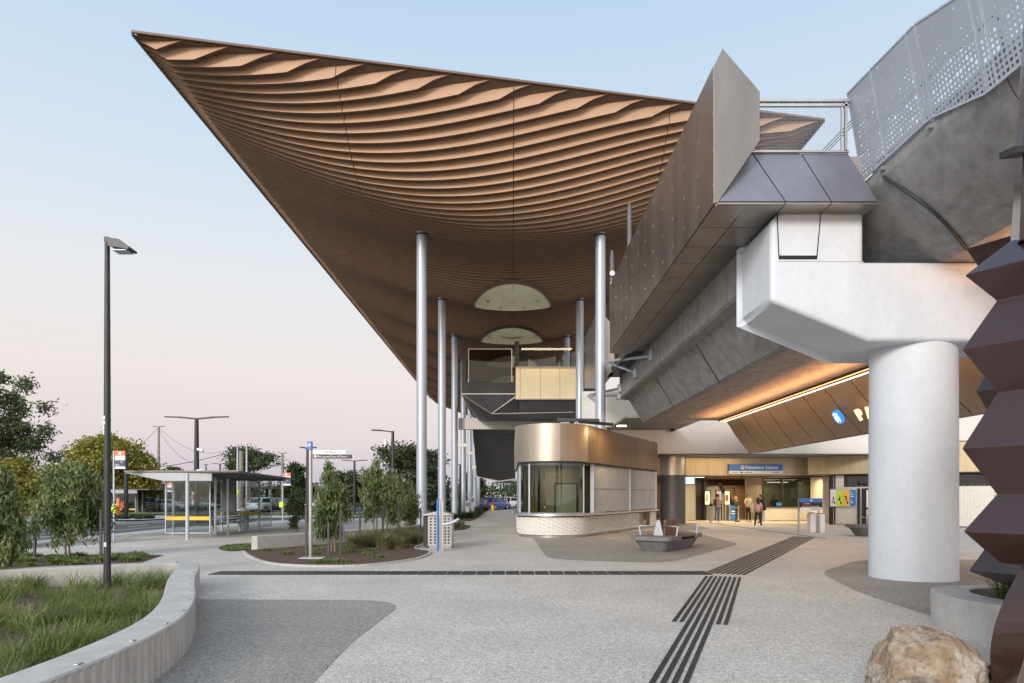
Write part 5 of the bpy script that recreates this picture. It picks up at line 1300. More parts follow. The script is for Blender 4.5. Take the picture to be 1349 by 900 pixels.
# utility pole + telecom tower
up_ = thing('utility_pole', (-24.4, 62, 0), 'stout weathered timber utility pole behind the shelter roof', 'utility pole')
b = MB(); b.tube([(-24.4, 62, 0), (-24.4, 62, 5.7)], [.22, .18], 12); b.build('pole', M['pole_wood'], up_)
tt = thing('telecom_mast', (-14.2, 80, 0), 'slim grey telecom mast with antenna cluster left of the single armed lamp post', 'mast')
b = MB(); b.tube([(-14.2, 80, 0), (-14.2, 80, 8.0)], [.28, .18], 12); b.build('pole', M['carsilver'], tt)
for a in range(6):
    an = a * math.pi / 3; b = MB(); b.box(-.12, .12, -.06, .06, 0, 1.0, Matrix.Translation((-14.2 + .45 * math.cos(an), 80 + .45 * math.sin(an), 7.0 + .25 * (a % 2))) @ Matrix.Rotation(an, 4, 'Z')); b.bar((-14.2, 80, 7.4), (-14.2 + .45 * math.cos(an), 80 + .45 * math.sin(an), 7.4), .05); b.build('antenna', M['white'], tt)
def cable(a, c, sag, lab, rad=.018):
    a = Vector(a); c = Vector(c); pts = []
    for i in range(17): t = i / 16; p = a.lerp(c, t); p.z -= sag * 4 * t * (1 - t); pts.append(p)
    b = MB(); b.tube(pts, rad, 5, caps=False); tag(b.build('overhead_cable', M['steel_dark']), lab, 'cable')
cable(P(209, 563, 74), P(100, 640, 74), .8, 'thin overhead cable dropping left from the thin brown lamp post')
cable(P(209, 563, 74), P(313, 588, 72), 1.6, 'thin overhead cable from the brown lamp post to the pale poles')
cable(P(320, 590, 62), P(100, 612, 66), 1.0, 'dark cable running left from the timber utility pole', .03)
cable(P(325, 588, 74), P(372, 612, 66), .8, 'thin cable from the pale poles to the lamp post beyond the road')
cable(P(209, 566, 74), P(262, 612, 62), .8, 'thin cable sagging from the brown lamp post towards the shelter')
cable(P(372, 600, 66), P(400, 618, 92), .3, 'thin cable to the small distant lamp post')

# ------------------------------------------------------------------ direction totem
tm = thing('direction_sign', (-5.17, 17.7, 0), 'slim steel pole with blue cap and white and black finger signs in the mulch bed', 'sign')
b = MB(); b.tube([(-5.17, 17.7, .04), (-5.17, 17.7, 2.92)], .048, 18); b.build('pole', M['stainless'], tm)
b = MB(); b.box(-5.43, -4.82, 17.5, 17.9, 0, .05); b.build('base_plate', M['concrete'], tm, bevel=.01)
b = MB(); b.box(-5.24, -5.13, 17.64, 17.76, 2.83, 3.05); b.build('blue_cap', M['blue'], tm, bevel=.006)
b = MB(); ring(b, (-5.185, 17.638, 2.96), .018, .036); b.build('roundel', M['white'], tm)
b = MB(); b.box(-5.10, -4.25, 17.68, 17.72, 2.725, 2.82); b.build('finger_sign', M['white'], tm, bevel=.003)
b = MB(); b.box(-5.10, -4.10, 17.68, 17.72, 2.61, 2.71); b.build('finger_sign', M['black'], tm, bevel=.003)
text('lettering', 'All Platforms >', .075, M['black'], tm, facing((-4.80, 17.678, 2.752)), extrude=.001)
text('lettering', 'Pick up and Drop off Zone >', .07, M['white'], tm, facing((-4.99, 17.678, 2.638)), extrude=.001, sx=.98)
b = MB(); b.box(-5.07, -5.01, 17.675, 17.679, 2.635, 2.69); b.build('pictogram', M['white'], tm)

# bus stop flags
def bus_flag(px, Y, top, lab, s=1.0):
    X = (px - VX) * Y / F; zt = EYE + (HY - top) * Y / F
    r = thing('bus_stop_sign', (X, Y, 0), lab, 'bus stop sign', 'bus stop flags')
    b = MB(); b.tube([(X, Y, 0), (X, Y, zt)], .035, 10); b.build('pole', M['alu'], r)
    b = MB(); b.box(X + .05, X + .41 * s, Y - .02, Y + .02, zt - .18 * s, zt); b.build('orange_panel', M['orange'], r)
    b = MB(); b.box(X + .05, X + .41 * s, Y - .02, Y + .02, zt - .34 * s, zt - .183 * s); b.box(X + .05, X + .41 * s, Y - .02, Y + .02, zt - .65 * s, zt - .57 * s); b.build('white_panel', M['white'], r)
    b = MB(); b.box(X + .05, X + .41 * s, Y - .022, Y + .022, zt - .57 * s, zt - .343 * s); b.build('navy_panel', M['navy'], r)
    b = MB(); ring(b, (X + .23, Y - .022, zt - .09 * s), .0, .055 * s, th=.004); b.build('roundel', M['white'], r)
    b = MB(); b.box(X + .26, X + .32, Y - .028, Y - .023, zt - .44 * s, zt - .38 * s); b.build('pictogram', M['orange'], r)
    text('lettering', 'Bus', .09 * s, M['white'], r, facing((X + .08, Y - .024, zt - .54 * s)), extrude=.001)
    return r
flag1 = bus_flag(150, 24.75, 594, 'nearest bus stop flag with orange, white and navy panels by the kerb')
r = MB(); x0 = (150 - VX) * 24.75 / F
b = MB(); b.box(x0 - .10, x0 + .12, 24.6, 24.72, 1.02, 1.30); b.build('ticket_box', M['lime'], flag1)
MB().box(x0 + .08, x0 + .17, 24.78, 24.84, .95, 1.55).build('marker_strip', M['orange'], flag1)
bus_flag(219.5, 44, 636, 'second bus stop flag seen beside the left glass of the near shelter', .9)
flag3 = bus_flag(372.5, 44, 623, 'third bus stop flag right of the near shelter', 1.25)
o = MB().box((371 - VX) * 43.9 / F - .12, (371 - VX) * 43.9 / F + .14, 43.8, 43.9, .9, 1.25).build('ticket_box', M['lime'], flag3)

# ------------------------------------------------------------------ bus shelters
def shelter(loc, lab):
    r = thing('bus_shelter', loc, lab, 'bus shelter', 'steel and glass bus shelters')
    B = lambda name, m, b, **k: b.build(name, m, r, local=True, **k)
    # local origin = front post foot; x right, y away
    b = MB(); b.add([(-2.4, .2, 2.56), (2.0, -.2, 2.56), (1.2, 9.0, 2.52), (-2.0, 9.2, 2.52), (-2.4, .2, 2.50), (2.0, -.2, 2.50), (1.2, 9.0, 2.46), (-2.0, 9.2, 2.46)], [(0, 1, 2, 3), (7, 6, 5, 4), (0, 4, 5, 1), (1, 5, 6, 2), (2, 6, 7, 3), (3, 7, 4, 0)]); B('roof_sheet', M['slate'], b)
    b = MB(); b.bar((-2.42, .16, 2.56), (2.02, -.24, 2.56), .04, .05); b.bar((-2.42, .2, 2.56), (-2.02, 9.2, 2.53), .05, .05); B('roof_edge', M['pole_wood'], b)
    b = MB(); b.extY([(-2.35, 2.5), (.9, 2.5), (.9, 2.2), (-.9, 2.2)], .0, .1); B('fascia', M['shutter'], b)
    b = MB()
    for i in range(7): b.box(-1.9 + .03 * i, 1.5 - .08 * i, .9 + i * 1.15, 1.0 + i * 1.15, 2.36, 2.455)
    B('roof_purlin', M['slate'], b)
    for (x, y) in ((0, 0), (.05, 2.3), (.1, 3.4), (.25, 6.6), (-1.5, 2.0), (-1.5, 6.6)):
        b = MB(); b.tube([(x, y, 0), (x, y, 2.48)], .065 if (x, y) == (0, 0) else .05, 12); B('post', M['alu'], b)
    b = MB(); b.box(-1.35, .35, 1.1, 1.115, .2, 2.2); B('end_glass', M['glass'], b)
    b = MB(); b.box(-1.52, -1.505, 1.9, 6.6, .3, 2.2); B('back_glass', M['glass'], b)
    b = MB(); b.box(.52, .535, 3.6, 7.4, .2, 2.3); B('side_glass', M['glass'], b)
    b = MB(); b.bar((-1.36, 1.1, .2), (-1.36, 1.1, 2.2), .04); b.bar((.36, 1.1, .2), (.36, 1.1, 2.2), .04); b.bar((-1.36, 1.1, .2), (.36, 1.1, .2), .03); b.bar((-1.36, 1.1, 2.2), (.36, 1.1, 2.2), .04); b.bar((.53, 7.4, .2), (.53, 7.4, 2.4), .04); b.bar((.53, 3.6, .2), (.53, 7.4, .2), .03); B('glass_frame', M['alu'], b)
    b = MB(); b.box(-1.35, .35, 1.08, 1.095, .70, .84); b.box(-1.50, -1.49, 1.9, 6.4, .75, .88); b.box(.50, .515, 3.6, 6.2, .8, .92); B('safety_band', M['yellow'], b)
    b = MB(); b.box(-1.2, -.55, 5.8, 5.95, .9, 2.3); B('timetable_panel', M['slate'], b)
    for y0 in (2.2, 5.0):
        q = b = MB()
        for i in range(4): b.box(-.25 - i * .12, -.15 - i * .12, y0, y0 + 1.9, .44, .475)
        for i in range(4): b.box(-.75, -.72, y0, y0 + 1.9, .52 + i * .11, .60 + i * .11)
        s_ = B('shelter_seat', M['pole_wood'], b)
        b = MB()
        for yy in (y0 + .1, y0 + .95, y0 + 1.8): b.tube([(-.12, yy, .42), (-.72, yy, .42), (-.78, yy, .95)], .02, 8); b.tube([(-.15, yy, .44), (-.12, yy, .66), (-.6, yy, .66)], .018, 8)
        b.tube([(-.4, y0 + .95, 0), (-.4, y0 + .95, .42)], .06, 10); k = b.build('seat_frame', M['alu'], s_, local=True)
    return r
sh = shelter((-12.0, 25.4, 0), 'near glass bus shelter with dark sloping roof, yellow bands and slatted seats')
dup(sh, (-34.0, 60.5, -.35), R(8), 'far bus shelter beyond the road, in front of the golden tree')
pb_ = thing('litter_bin', (-12.6, 33.0, 0), 'pale ribbed bin with peaked lid inside the near bus shelter', 'bin')
b = MB(); b.lathe((-12.9, 33.0, .05), [(.26, 0), (.28, .5), (.28, .85)], 20)
b.build('body', M['shutter'], pb_); b = MB(); b.lathe((-12.9, 33.0, .9), [(.31, 0), (.3, .05), (.05, .17), (.02, .18)], 20); b.build('lid', M['white'], pb_)

# crossing sign
cs = thing('crossing_sign', (-24.9, 64, 0), 'round lime pedestrian crossing sign seen through the near shelter', 'sign')
X_ = (311.5 - VX) * 62 / F
b = MB(); b.tube([(X_, 62, 0), (X_, 62, 2.3)], .04, 8); b.build('pole', M['alu'], cs)
b = MB(); vs = []
ring(b, (X_, 61.93, 2.0), 0, .25, th=.02); b.build('disc', M['lime'], cs)
b = MB(); b.box(X_ - .03, X_ + .03, 61.89, 61.905, 1.95, 2.12); b.bar((X_, 61.9, 1.97), (X_ - .09, 61.9, 1.86), .04, .02); b.bar((X_, 61.9, 1.97), (X_ + .09, 61.9, 1.86), .04, .02); b.build('walking_figure', M['black'], cs)
o = thing('advert_panel', (-28.5, 62, 0), 'pink and white poster totem seen through the near shelter glass', 'sign'); b = MB(); b.box(-28.9, -28.4, 62, 62.1, .8, 2.0); b.build('panel', M['white'], o); b = MB(); b.box(-28.85, -28.45, 61.98, 61.995, 1.2, 1.8); b.build('print', mat('pink_print', (.7, .12, .2)), o); b = MB(); b.box(-28.7, -28.6, 62, 62.08, 0, .8); b.build('post', M['alu'], o)

# concrete garden wall and beds
gw = MB(); gl = [(-7.75, 20.7), (-6.3, 22.9), (-4.1, 26.6), (-3.9, 29)]
for p, q in zip(gl, gl[1:]):
    gw.bar((p[0], p[1], .21), (q[0], q[1], .21), .28, .42)
gwo = gw.build('garden_wall', M['concrete']); tag(gwo, 'low pale concrete wall edging the mulch bed with the gum saplings', 'wall')
bed = smooth_poly([(-7.75, 19.9), (-6.2, 17.0), (-5.0, 15.95), (-3.6, 15.9), (-2.65, 17.1), (-2.3, 18.4), (-2.35, 20.0), (-2.95, 21.2), (-2.9, 24), (-3.0, 29), (-4.0, 29), (-4.2, 26.5), (-6.3, 22.7), (-7.65, 20.6)], 5)
sheet('mulch_bed', bed, .03, M['mulch'])
b = MB()
for i in range(len(bed) // 2 + 4):
    p, q = bed[i], bed[(i + 1) % len(bed)]; b.bar((p[0], p[1], .02), (q[0], q[1], .02), .07, .05)
b.build('bed_edging', M['concrete'])['kind'] = 'structure'
bed2 = [(-16.5, 17.2), (-9.1, 16.4), (-9.4, 19.0), (-13, 19.6), (-17.5, 19)]
bed2 = [(-13.5, 14.2), (-8.9, 16.1), (-9.6, 18.9), (-12.5, 19.0), (-16, 16.8)]
sheet('mulch_bed', bed2, .012, M['mulch'])
bed3 = smooth_poly([(-3.1, 44), (-2.5, 45), (-2.4, 60), (-2.7, 76), (-5.5, 76), (-5.5, 44)], 3)
sheet('mulch_bed', bed3, .03, M['mulch'])
bed4 = smooth_poly([(-3.2, 32), (-2.2, 33.2), (-2.4, 38), (-5.2, 38), (-5.2, 32)], 3)
sheet('mulch_bed', bed4, .03, M['mulch'])
grass_patch('ground_cover', [(-13, 14.8), (-9.2, 16.4), (-9.8, 18.5), (-12.5, 18.6), (-15, 16.8)], 8000, .17, M['grass'], w=.03, z=.01, spread=1.0, clump=55, label='low green groundcover in the mulch bed behind the ribbed planter')
grass_patch('ground_cover', [(-7.3, 20), (-5, 16.4), (-3.2, 16.6), (-2.7, 19), (-3.2, 22.5), (-4.2, 24), (-6.5, 22)], 2600, .10, M['grass'], w=.025, z=.03, spread=1.0, clump=30, label='scattered small green plants in the mulch bed')
grass_patch('ornamental_grass', [(-5.2, 21.5), (-3.3, 19.6), (-2.75, 20.4), (-2.9, 28), (-3.9, 28), (-5.0, 23.6)], 9000, .52, M['grass_dry'], w=.016, z=.03, spread=.95, clump=34, label='straw green ornamental grasses at the foot of the nearest column')
grass_patch('ornamental_grass', [(-3.4, 32.5), (-2.5, 33.5), (-2.6, 37.5), (-4.8, 37.5), (-4.8, 32.5)], 5000, .5, M['grass_dry'], w=.025, z=.03, spread=.8, clump=30, label='clumps of grass between the nearest and second left columns')
grass_patch('ground_cover', [(-3.4, 44.5), (-2.6, 46), (-2.5, 74), (-5.2, 74), (-5.2, 44.5)], 9000, .55, M['leaf_dark'], w=.06, z=.03, spread=.8, clump=90, label='dark green strappy plants around the far left columns')
lw = smooth_poly([(-8.9, 20.9), (-9.2, 22.3), (-8.2, 23.2), (-7.4, 22.6), (-6.5, 24.4), (-5.2, 27.5), (-4.6, 27.3), (-6.6, 23.0), (-7.9, 20.9), (-8.2, 20.2)], 3)
sheet('lawn_patch', lw, .018, M['lawn'])
grass_patch('lawn', lw, 14000, .07, M['grass'], w=.02, z=.02, spread=.8, label='short green lawn wedge at the end of the low concrete wall')
grass_patch('lawn', [(-45, 56.8), (-12, 57.2), (-8, 60.5), (-45, 60.5)], 26000, .16, M['grass'], w=.07, z=0, spread=.8, label='green verge between the bus road and the car park')
for xx in (-21,):
    is_ = smooth_poly([(-27, 44), (-24, 43.5), (-23.3, 46), (-24, 49), (-29, 50), (-30, 47)], 3); sheet('paved_island', is_, .1, M['conc_road'])
    grass_patch('ground_cover', [(-28.5, 45), (-24.5, 44.5), (-24, 46), (-25, 48), (-28, 48)], 4000, .3, M['leaf_dark'], w=.06, z=.1, spread=.8, clump=40, label='dark low plants on the traffic island')
# ------------------------------------------------------------------ trees
def leaves(name, blobs, n, L, W, m, parent, hang=0.0, twigs=60, sig=.5, seed=0):
    r_ = np.random.default_rng(seed + 100); B = np.array(blobs, float); wt = (B[:, 3] * B[:, 4] * B[:, 5]) ** (2 / 3); wt /= wt.sum()
    bi = r_.choice(len(B), twigs, p=wt); d = r_.normal(size=(twigs, 3)); d /= np.linalg.norm(d, axis=1)[:, None]
    d[:, 2] = np.where(d[:, 2] < -.6, -d[:, 2], d[:, 2])
    rad = r_.uniform(.35, 1, twigs) ** .6
    tw = B[bi, :3] + d * B[bi, 3:] * rad[:, None]
    ti = r_.integers(0, twigs, n); ms = B[bi[ti], 3:].mean(1)
    sp = r_.normal(size=(n, 3)) * sig * (ms[:, None] ** .5) * np.array([1, 1, .75])
    if hang: sp[:, 2] -= np.abs(r_.normal(size=n)) * hang * sig
    c = tw[ti] + sp
    ax = r_.normal(size=(n, 3)); ax[:, 2] -= hang * 2.2; ax /= np.linalg.norm(ax, axis=1)[:, None]
    q = r_.normal(size=(n, 3)); pr = np.cross(ax, q); pr /= np.linalg.norm(pr, axis=1)[:, None]
    l = L * r_.uniform(.6, 1.25, n)[:, None]; w = W * r_.uniform(.7, 1.2, n)[:, None]
    V = np.stack([c - ax * l / 2, c + pr * w / 2, c + ax * l / 2, c - pr * w / 2], 1).reshape(-1, 3)
    V[:, 2] = np.maximum(V[:, 2], .03)
    Fq = np.arange(n * 4).reshape(n, 4)
    if parent is not None: V = V - np.array(parent.location)
    return npmesh(name, V, Fq, m, parent), tw
def tree(name, loc, h, w, lab, cat='tree', group=None, n=9000, L=.2, W=.08, lm='leaf_gum2', hang=0, cb=.35, nb=9, twigs=120, sig=.3, trunk=.12, lean=0, seed=1, shape='round', d=None, bark='bark', ntr=1):
    r2 = random.Random(seed); x, y = loc; d = d or w
    root = thing(name, (x, y, 0), lab, cat, group); bl = []
    z0 = h * cb
    for i in range(nb):
        t = r2.random(); z = z0 + (h - z0) * (.12 + .8 * t)
        if shape == 'round': env = math.sqrt(max(.05, 1 - (2 * t - .9) ** 2))
        elif shape == 'cone': env = 1 - .75 * t
        elif shape == 'dome': env = math.sqrt(max(.05, 1 - t * t))
        elif shape == 'umbrella': env = .35 + .8 * t
        else: env = .8 + .2 * math.sin(t * 9 + seed)
        a = r2.uniform(0, 6.28); rr = r2.uniform(.15, .62) * env
        s_ = r2.uniform(.26, .42) * env + .06
        bl.append((x + lean * t + w / 2 * rr * math.cos(a), y + d / 2 * rr * math.sin(a), z, w / 2 * s_ * 1.35, d / 2 * s_ * 1.35, (h - z0) * s_ * .50 + .05))
    o, tw = leaves('crown', bl, n, L, W, M[lm], root, hang, twigs, sig, seed)
    b = MB()
    for q in range(ntr):
        top = Vector((x + lean * .6 + .05 * q, y, h * .8)); b.tube([(x + .1 * q, y, 0), (x + .1 * q + lean * .2, y, h * .3), top], [trunk, trunk * .7, trunk * .15], 8)
    for k_ in range(min(len(bl), 12)):
        c = Vector(bl[k_][:3]); st = Vector((x + lean * .3, y, max(.2, min(c.z * .6, h * .5)))); mid = st.lerp(c, .5) + Vector((0, 0, .05 * h)); b.tube([st, mid, c], [trunk * .45, trunk * .28, trunk * .1], 6)
    for t_ in tw[::5]:
        c = min(bl, key=lambda q: (Vector(q[:3]) - Vector(t_)).length); b.tube([Vector(c[:3]), Vector(t_)], [trunk * .10, trunk * .04], 4, caps=False)
    b.build('trunk', M[bark], root)
    return root
def stakes(px, lab_x):
    pass
G_ = 'young gum saplings in the mulch beds'
tree('gum_sapling', (-11.65, 17.9), 2.65, 1.95, 'broad bushy gum sapling in the mulch bed behind the ribbed planter', 'tree', G_, n=11000, L=.21, W=.046, lm='leaf_gum', hang=.8, cb=.08, nb=18, twigs=200, sig=.15, trunk=.03, seed=3, shape='round', ntr=2)
tree('gum_sapling', (-8.85, 11.6), 2.35, 1.15, 'gum sapling cut by the left edge, drooping over the planter', 'tree', G_, n=6000, L=.19, W=.042, lm='leaf_gum', hang=.9, cb=.15, nb=14, twigs=120, sig=.12, trunk=.03, seed=5)
tree('gum_sapling', (-5.15, 19.7), 2.75, 1.15, 'tall gum sapling directly right of the direction sign pole', 'tree', G_, n=5600, L=.21, W=.044, lm='leaf_gum', hang=.9, cb=.14, nb=14, twigs=130, sig=.13, trunk=.03, seed=8, shape='round', ntr=2)
tree('gum_sapling', (-4.45, 22.3), 2.9, 1.05, 'second gum sapling to the right of the direction sign, between two stakes', 'tree', G_, n=4600, L=.21, W=.044, lm='leaf_gum', hang=.9, cb=.28, nb=12, twigs=100, sig=.13, trunk=.03, seed=9, ntr=2)
tree('gum_sapling', (-4.35, 25.2), 2.65, 1.2, 'third gum sapling from the direction sign, near the low wall', 'tree', G_, n=3800, L=.18, W=.036, lm='leaf_gum', hang=.9, cb=.22, nb=12, twigs=100, sig=.14, trunk=.03, seed=12)
tree('gum_sapling', (-3.75, 25.8), 2.3, .95, 'gum sapling immediately left of the nearest column', 'tree', G_, n=3200, L=.18, W=.036, lm='leaf_gum', hang=.9, cb=.25, nb=11, twigs=80, sig=.13, trunk=.025, seed=14)
tree('gum_sapling', (-9.6, 30.6), 2.05, 1.15, 'small round gum shrub standing alone between the shelter and the direction sign', 'tree', G_, n=3200, L=.17, W=.05, lm='leaf_gum2', hang=.6, cb=.05, nb=12, twigs=90, sig=.14, trunk=.03, seed=17)
r2 = random.Random(4)
for x_, y_, h_ in ((-5.55, 18.6, 1.35), (-4.65, 18.75, 1.25), (-5.05, 19.0, .9), (-4.75, 21.6, 1.3), (-4.1, 22.0, 1.3), (-4.3, 23.9, 1.3), (-3.95, 24.2, 1.3), (-3.3, 25.2, 1.2), (-12.25, 17.6, 1.2), (-10.6, 17.7, 1.3)):
    o = MB().bar((x_, y_, 0), (x_, y_, h_), .055, .055).build('garden_stake', M['stake'], bevel=.005)
    tag(o, 'dark square stake supporting a young gum sapling', 'stake', 'stakes around the saplings')

far = 'leaf_gum2'
tree('eucalyptus_tree', (-34.2, 45), 10.3, 7.0, 'tall dark eucalyptus with pale limbs cut by the left edge', n=15000, L=.30, W=.12, lm='leaf_gum2', cb=.16, nb=26, twigs=95, sig=.24, trunk=.26, seed=21, lean=1)
tree('wattle_tree', (-30.0, 41.5), 3.9, 4.6, 'low yellow green tree under the tall eucalyptus at the left edge', n=7000, L=.25, W=.12, lm='leaf_yellow', cb=.1, nb=12, twigs=110, sig=.35, trunk=.12, seed=22, shape='dome')
tree('golden_tree', (-38.8, 66), 7.6, 10.4, 'broad golden green dome shaped tree behind the black lamp post', n=32000, L=.34, W=.24, lm='leaf_yellow', cb=.10, nb=60, twigs=520, sig=.30, trunk=.3, seed=23, shape='dome')
bt = [(-41.5, 84, 5.2, 5, 'cone', 'leaf_dark', 'small pointed dark pine above the near shelter roof'),
      (-36.0, 88, 4.8, 7, 'dome', 'leaf_dark', 'rounded dark tree behind the shelter roof, left of the paired poles'),
      (-44, 80, 3.9, 8, 'dome', 'leaf_gum2', 'dark mid height tree behind the white hatchback'),
      (-30.5, 80, 6.9, 6.4, 'umbrella', 'leaf_gum2', 'tall spreading eucalyptus behind the timber utility pole'),
      (-34.5, 82, 4.3, 7, 'dome', 'leaf_gum2', 'bushy tree seen through the shelter glass behind the red car'),
      (-26.5, 84, 4.3, 5, 'dome', 'leaf_dark', 'bushy dark tree right of the timber utility pole'),
      (-22.4, 71, 5.1, 3.2, 'dome', 'leaf_dark', 'dense dark conifer behind the direction sign pole'),
      (-18.0, 76, 4.6, 5, 'dome', 'leaf_gum2', 'bushy tree behind the tall sapling right of the direction sign'),
      (-13.0, 74, 4.2, 5, 'dome', 'leaf_gum2', 'bushy tree behind the second sapling'),
      (-9.3, 68, 6.3, 8.0, 'umbrella', 'leaf_gum2', 'large spreading eucalyptus behind the nearest column'),
      (-7.0, 57, 4.1, 4.2, 'dome', 'leaf_dark', 'dense shrubby tree between the nearest and second left columns'),
      (-5.9, 50, 3.6, 2.6, 'dome', 'leaf_dark', 'dark bush between the second and third left columns'),
      (-4.6, 84, 4.6, 3.4, 'round', 'leaf_gum2', 'small tree at the far left side of the covered walk'),
      (-60, 100, 5.0, 12, 'dome', 'leaf_dark', 'distant dark tree left of the golden tree'),
      (-52, 112, 4.6, 12, 'dome', 'leaf_gum2', 'distant pale tree beyond the golden tree'),
      (-20, 110, 4.4, 10, 'dome', 'leaf_gum2', 'distant low tree line beyond the car park'),
      (4, 130, 3.8, 8, 'umbrella', 'leaf_gum2', 'distant tree beyond the end of the covered walk'),
      (-1, 150, 4.4, 6, 'umbrella', 'leaf_dark', 'far small tree in the gap under the escalator')]
for i, (x_, y_, h_, w_, sh_, lm_, lab) in enumerate(bt):
    big = w_ > 4; tree('background_tree', (x_, y_), h_, w_, lab, 'tree', 'trees beyond the road', n=9000 if big else 5000, L=.36, W=.17, lm=lm_, cb=.12 if sh_ != 'umbrella' else .42, nb=18, twigs=170, sig=.30, trunk=.18, seed=40 + i, shape=sh_)
# dense hedge line as one mass, far
def hedge(name, x0, x1, y, h, n, lm, lab):
    bl = [(x, y + random.uniform(-2, 2), h * .5, 2.2, 2, h * random.uniform(.35, .55)) for x in np.arange(x0, x1, 2.2)]
    o, _ = leaves(name, bl, n, .5, .28, M[lm], None, 0, int((x1 - x0) * 5), .5, 77); tag(o, lab, 'hedge', kind='stuff')
hedge('far_woodland', -120, 40, 122, 3.6, 26000, 'leaf_dark', 'low dark belt of distant trees along the horizon')

# house at left, low building
hs = thing('white_house', (-58, 84, 0), 'small white house with grey roof glimpsed between the left trees', 'house')
b = MB(); b.box(-60.5, -55, 82, 88, 0, 2.6); b.build('wall', M['white'], hs)
b = MB(); b.extX([(81.5, 2.6), (85, 4.0), (88.5, 2.6)], -61, -54.5); b.build('roof', M['carsilver'], hs)
b = MB(); b.box(-59.6, -58.9, 81.97, 82, .9, 2.0); b.box(-57.6, -56.9, 81.97, 82, .9, 2.0); b.build('window', M['carglass'], hs)
cb_ = thing('low_building', (-30.5, 95, 0), 'low flat roofed brown building behind the cars right of the near shelter', 'building')
b = MB(); b.box(-31.5, -24, 88, 94, 0, 2.5); b.build('wall', M['pole_wood'], cb_); b = MB(); b.box(-34, -23, 86, 95, 2.5, 2.8); b.build('roof', M['slate'], cb_)
b = MB()
for xx in (-33, -30.5, -28, -25.5): b.box(xx, xx + .4, 86.2, 86.5, 0, 2.5)
b.build('pillar', M['tex_cream'], cb_)
fh = thing('brick_house', (-1, 140, 0), 'distant house with pale roof beyond the end of the walk', 'house')
b = MB(); b.box(-8, 2, 140, 148, 0, 2.8); b.build('wall', M['wall_white'], fh); b = MB(); b.extX([(139, 2.8), (144, 4.2), (149, 2.8)], -9, 3); b.build('roof', M['concrete'], fh)

# ------------------------------------------------------------------ cars
def make_car(paint, lab, hatch=1.0):
    r = thing('parked_car', (0, 0, 0), lab, 'car', 'cars beyond the plaza')
    st = [(-2.18, .45, .72, .70), (-2.12, .32, .92, .80), (-1.7, .25, .98, .87), (-.8, .22, .98, .90), (.5, .22, .96, .90), (1.1, .23, .92, .89), (1.75, .26, .80, .85), (2.08, .32, .68, .76), (2.18, .42, .58, .66)]
    b = MB(); v = []
    for x, zb, zt, hw in st: v += [(x, -hw * .9, zb), (x, -hw, zb + .12), (x, -hw, zt - .12), (x, -hw * .9, zt), (x, hw * .9, zt), (x, hw, zt - .12), (x, hw, zb + .12), (x, hw * .9, zb)]
    n = len(st); b.add(v, [(i * 8 + e, (i + 1) * 8 + e, (i + 1) * 8 + (e + 1) % 8, i * 8 + (e + 1) % 8) for i in range(n - 1) for e in range(8)] + [tuple(range(8)), tuple(range(n * 8 - 1, n * 8 - 9, -1))], True)
    b.build('body', paint, r, local=True)
    b = MB(); be = [(-1.95, .80), (1.2, .80)]
    q = [(-1.98, -.76, .93), (1.2, -.80, .90), (1.2, .80, .90), (-1.98, .76, .93), (-1.55, -.60, 1.38), (.35, -.62, 1.42), (.35, .62, 1.42), (-1.55, .60, 1.38)]
    b.add(q, [(0, 1, 5, 4), (1, 2, 6, 5), (2, 3, 7, 6), (3, 0, 4, 7), (4, 5, 6, 7)]); b.build('window', M['carglass'], r, local=True)
    b = MB(); b.add([(-1.6, -.61, 1.37), (.4, -.63, 1.41), (.4, .63, 1.41), (-1.6, .61, 1.37), (-1.4, -.5, 1.45), (.2, -.5, 1.47), (.2, .5, 1.47), (-1.4, .5, 1.45)], [(0, 1, 5, 4), (1, 2, 6, 5), (2, 3, 7, 6), (3, 0, 4, 7), (4, 5, 6, 7), (3, 2, 1, 0)], True)
    for s_ in (-1, 1):
        b.bar((-1.98, .765 * s_, .92), (-1.57, .61 * s_, 1.38), .07, .05); b.bar((1.2, .805 * s_, .90), (.37, .63 * s_, 1.42), .07, .05); b.bar((-.45, .80 * s_, .93), (-.5, .635 * s_, 1.41), .08, .03)
    b.build('roof', paint, r, local=True)
    for x in (-1.35, 1.35):
        for s_ in (-1, 1):
            b = MB(); b.tube([(x, .70 * s_, .32), (x, .915 * s_, .32)], .32, 20); w = b.build('wheel', M['rubber'], r, local=True)
            b = MB(); b.tube([(x, .90 * s_, .32), (x, .925 * s_, .32)], .20, 14); b.build('rim', M['rim'], w, local=True)
    for s_ in (-1, 1):
        b = MB(); b.box(2.0, 2.14, .5 * s_ - .14, .5 * s_ + .14, .56, .68); b.build('headlight', M['alu'], r, local=True)
        b = MB(); b.box(-2.17, -2.08, .58 * s_ - .12, .58 * s_ + .12, .68, .84); b.build('tail_light', M['red'], r, local=True)
    return r
protos = {}
def car(paint, px, Y, rz, lab, z=0, s=1.0):
    X = (px - VX) * Y / F
    if paint not in protos: protos[paint] = c = make_car(M[paint], lab); c.location = (X, Y, z); c.rotation_euler = (0, 0, rz); c.scale = (s,) * 3; return c
    return dup(protos[paint], (X, Y, z), rz, lab, scale=s)
car('carwhite', 222, 72, R(5), 'white hatchback parked between the far shelter and the near shelter', s=.85)
car('carsilver', 203, 78, R(5), 'silver car half hidden behind the white hatchback', s=.85)
car('carwhite', 178, 76, R(185), 'white car behind the far shelter seats')
car('carblack', 190, 70, R(80), 'dark car behind the far shelter')
car('red', 287, 80, R(178), 'red car seen through the near shelter glass')
car('carsilver', 262, 76, R(5), 'silver car just left of the red car')
car('red', 340, 78, R(60), 'dark red car tail visible right of the timetable panel')
car('carwhite', 353, 68, R(70), 'white car nose between the dark red and black cars')
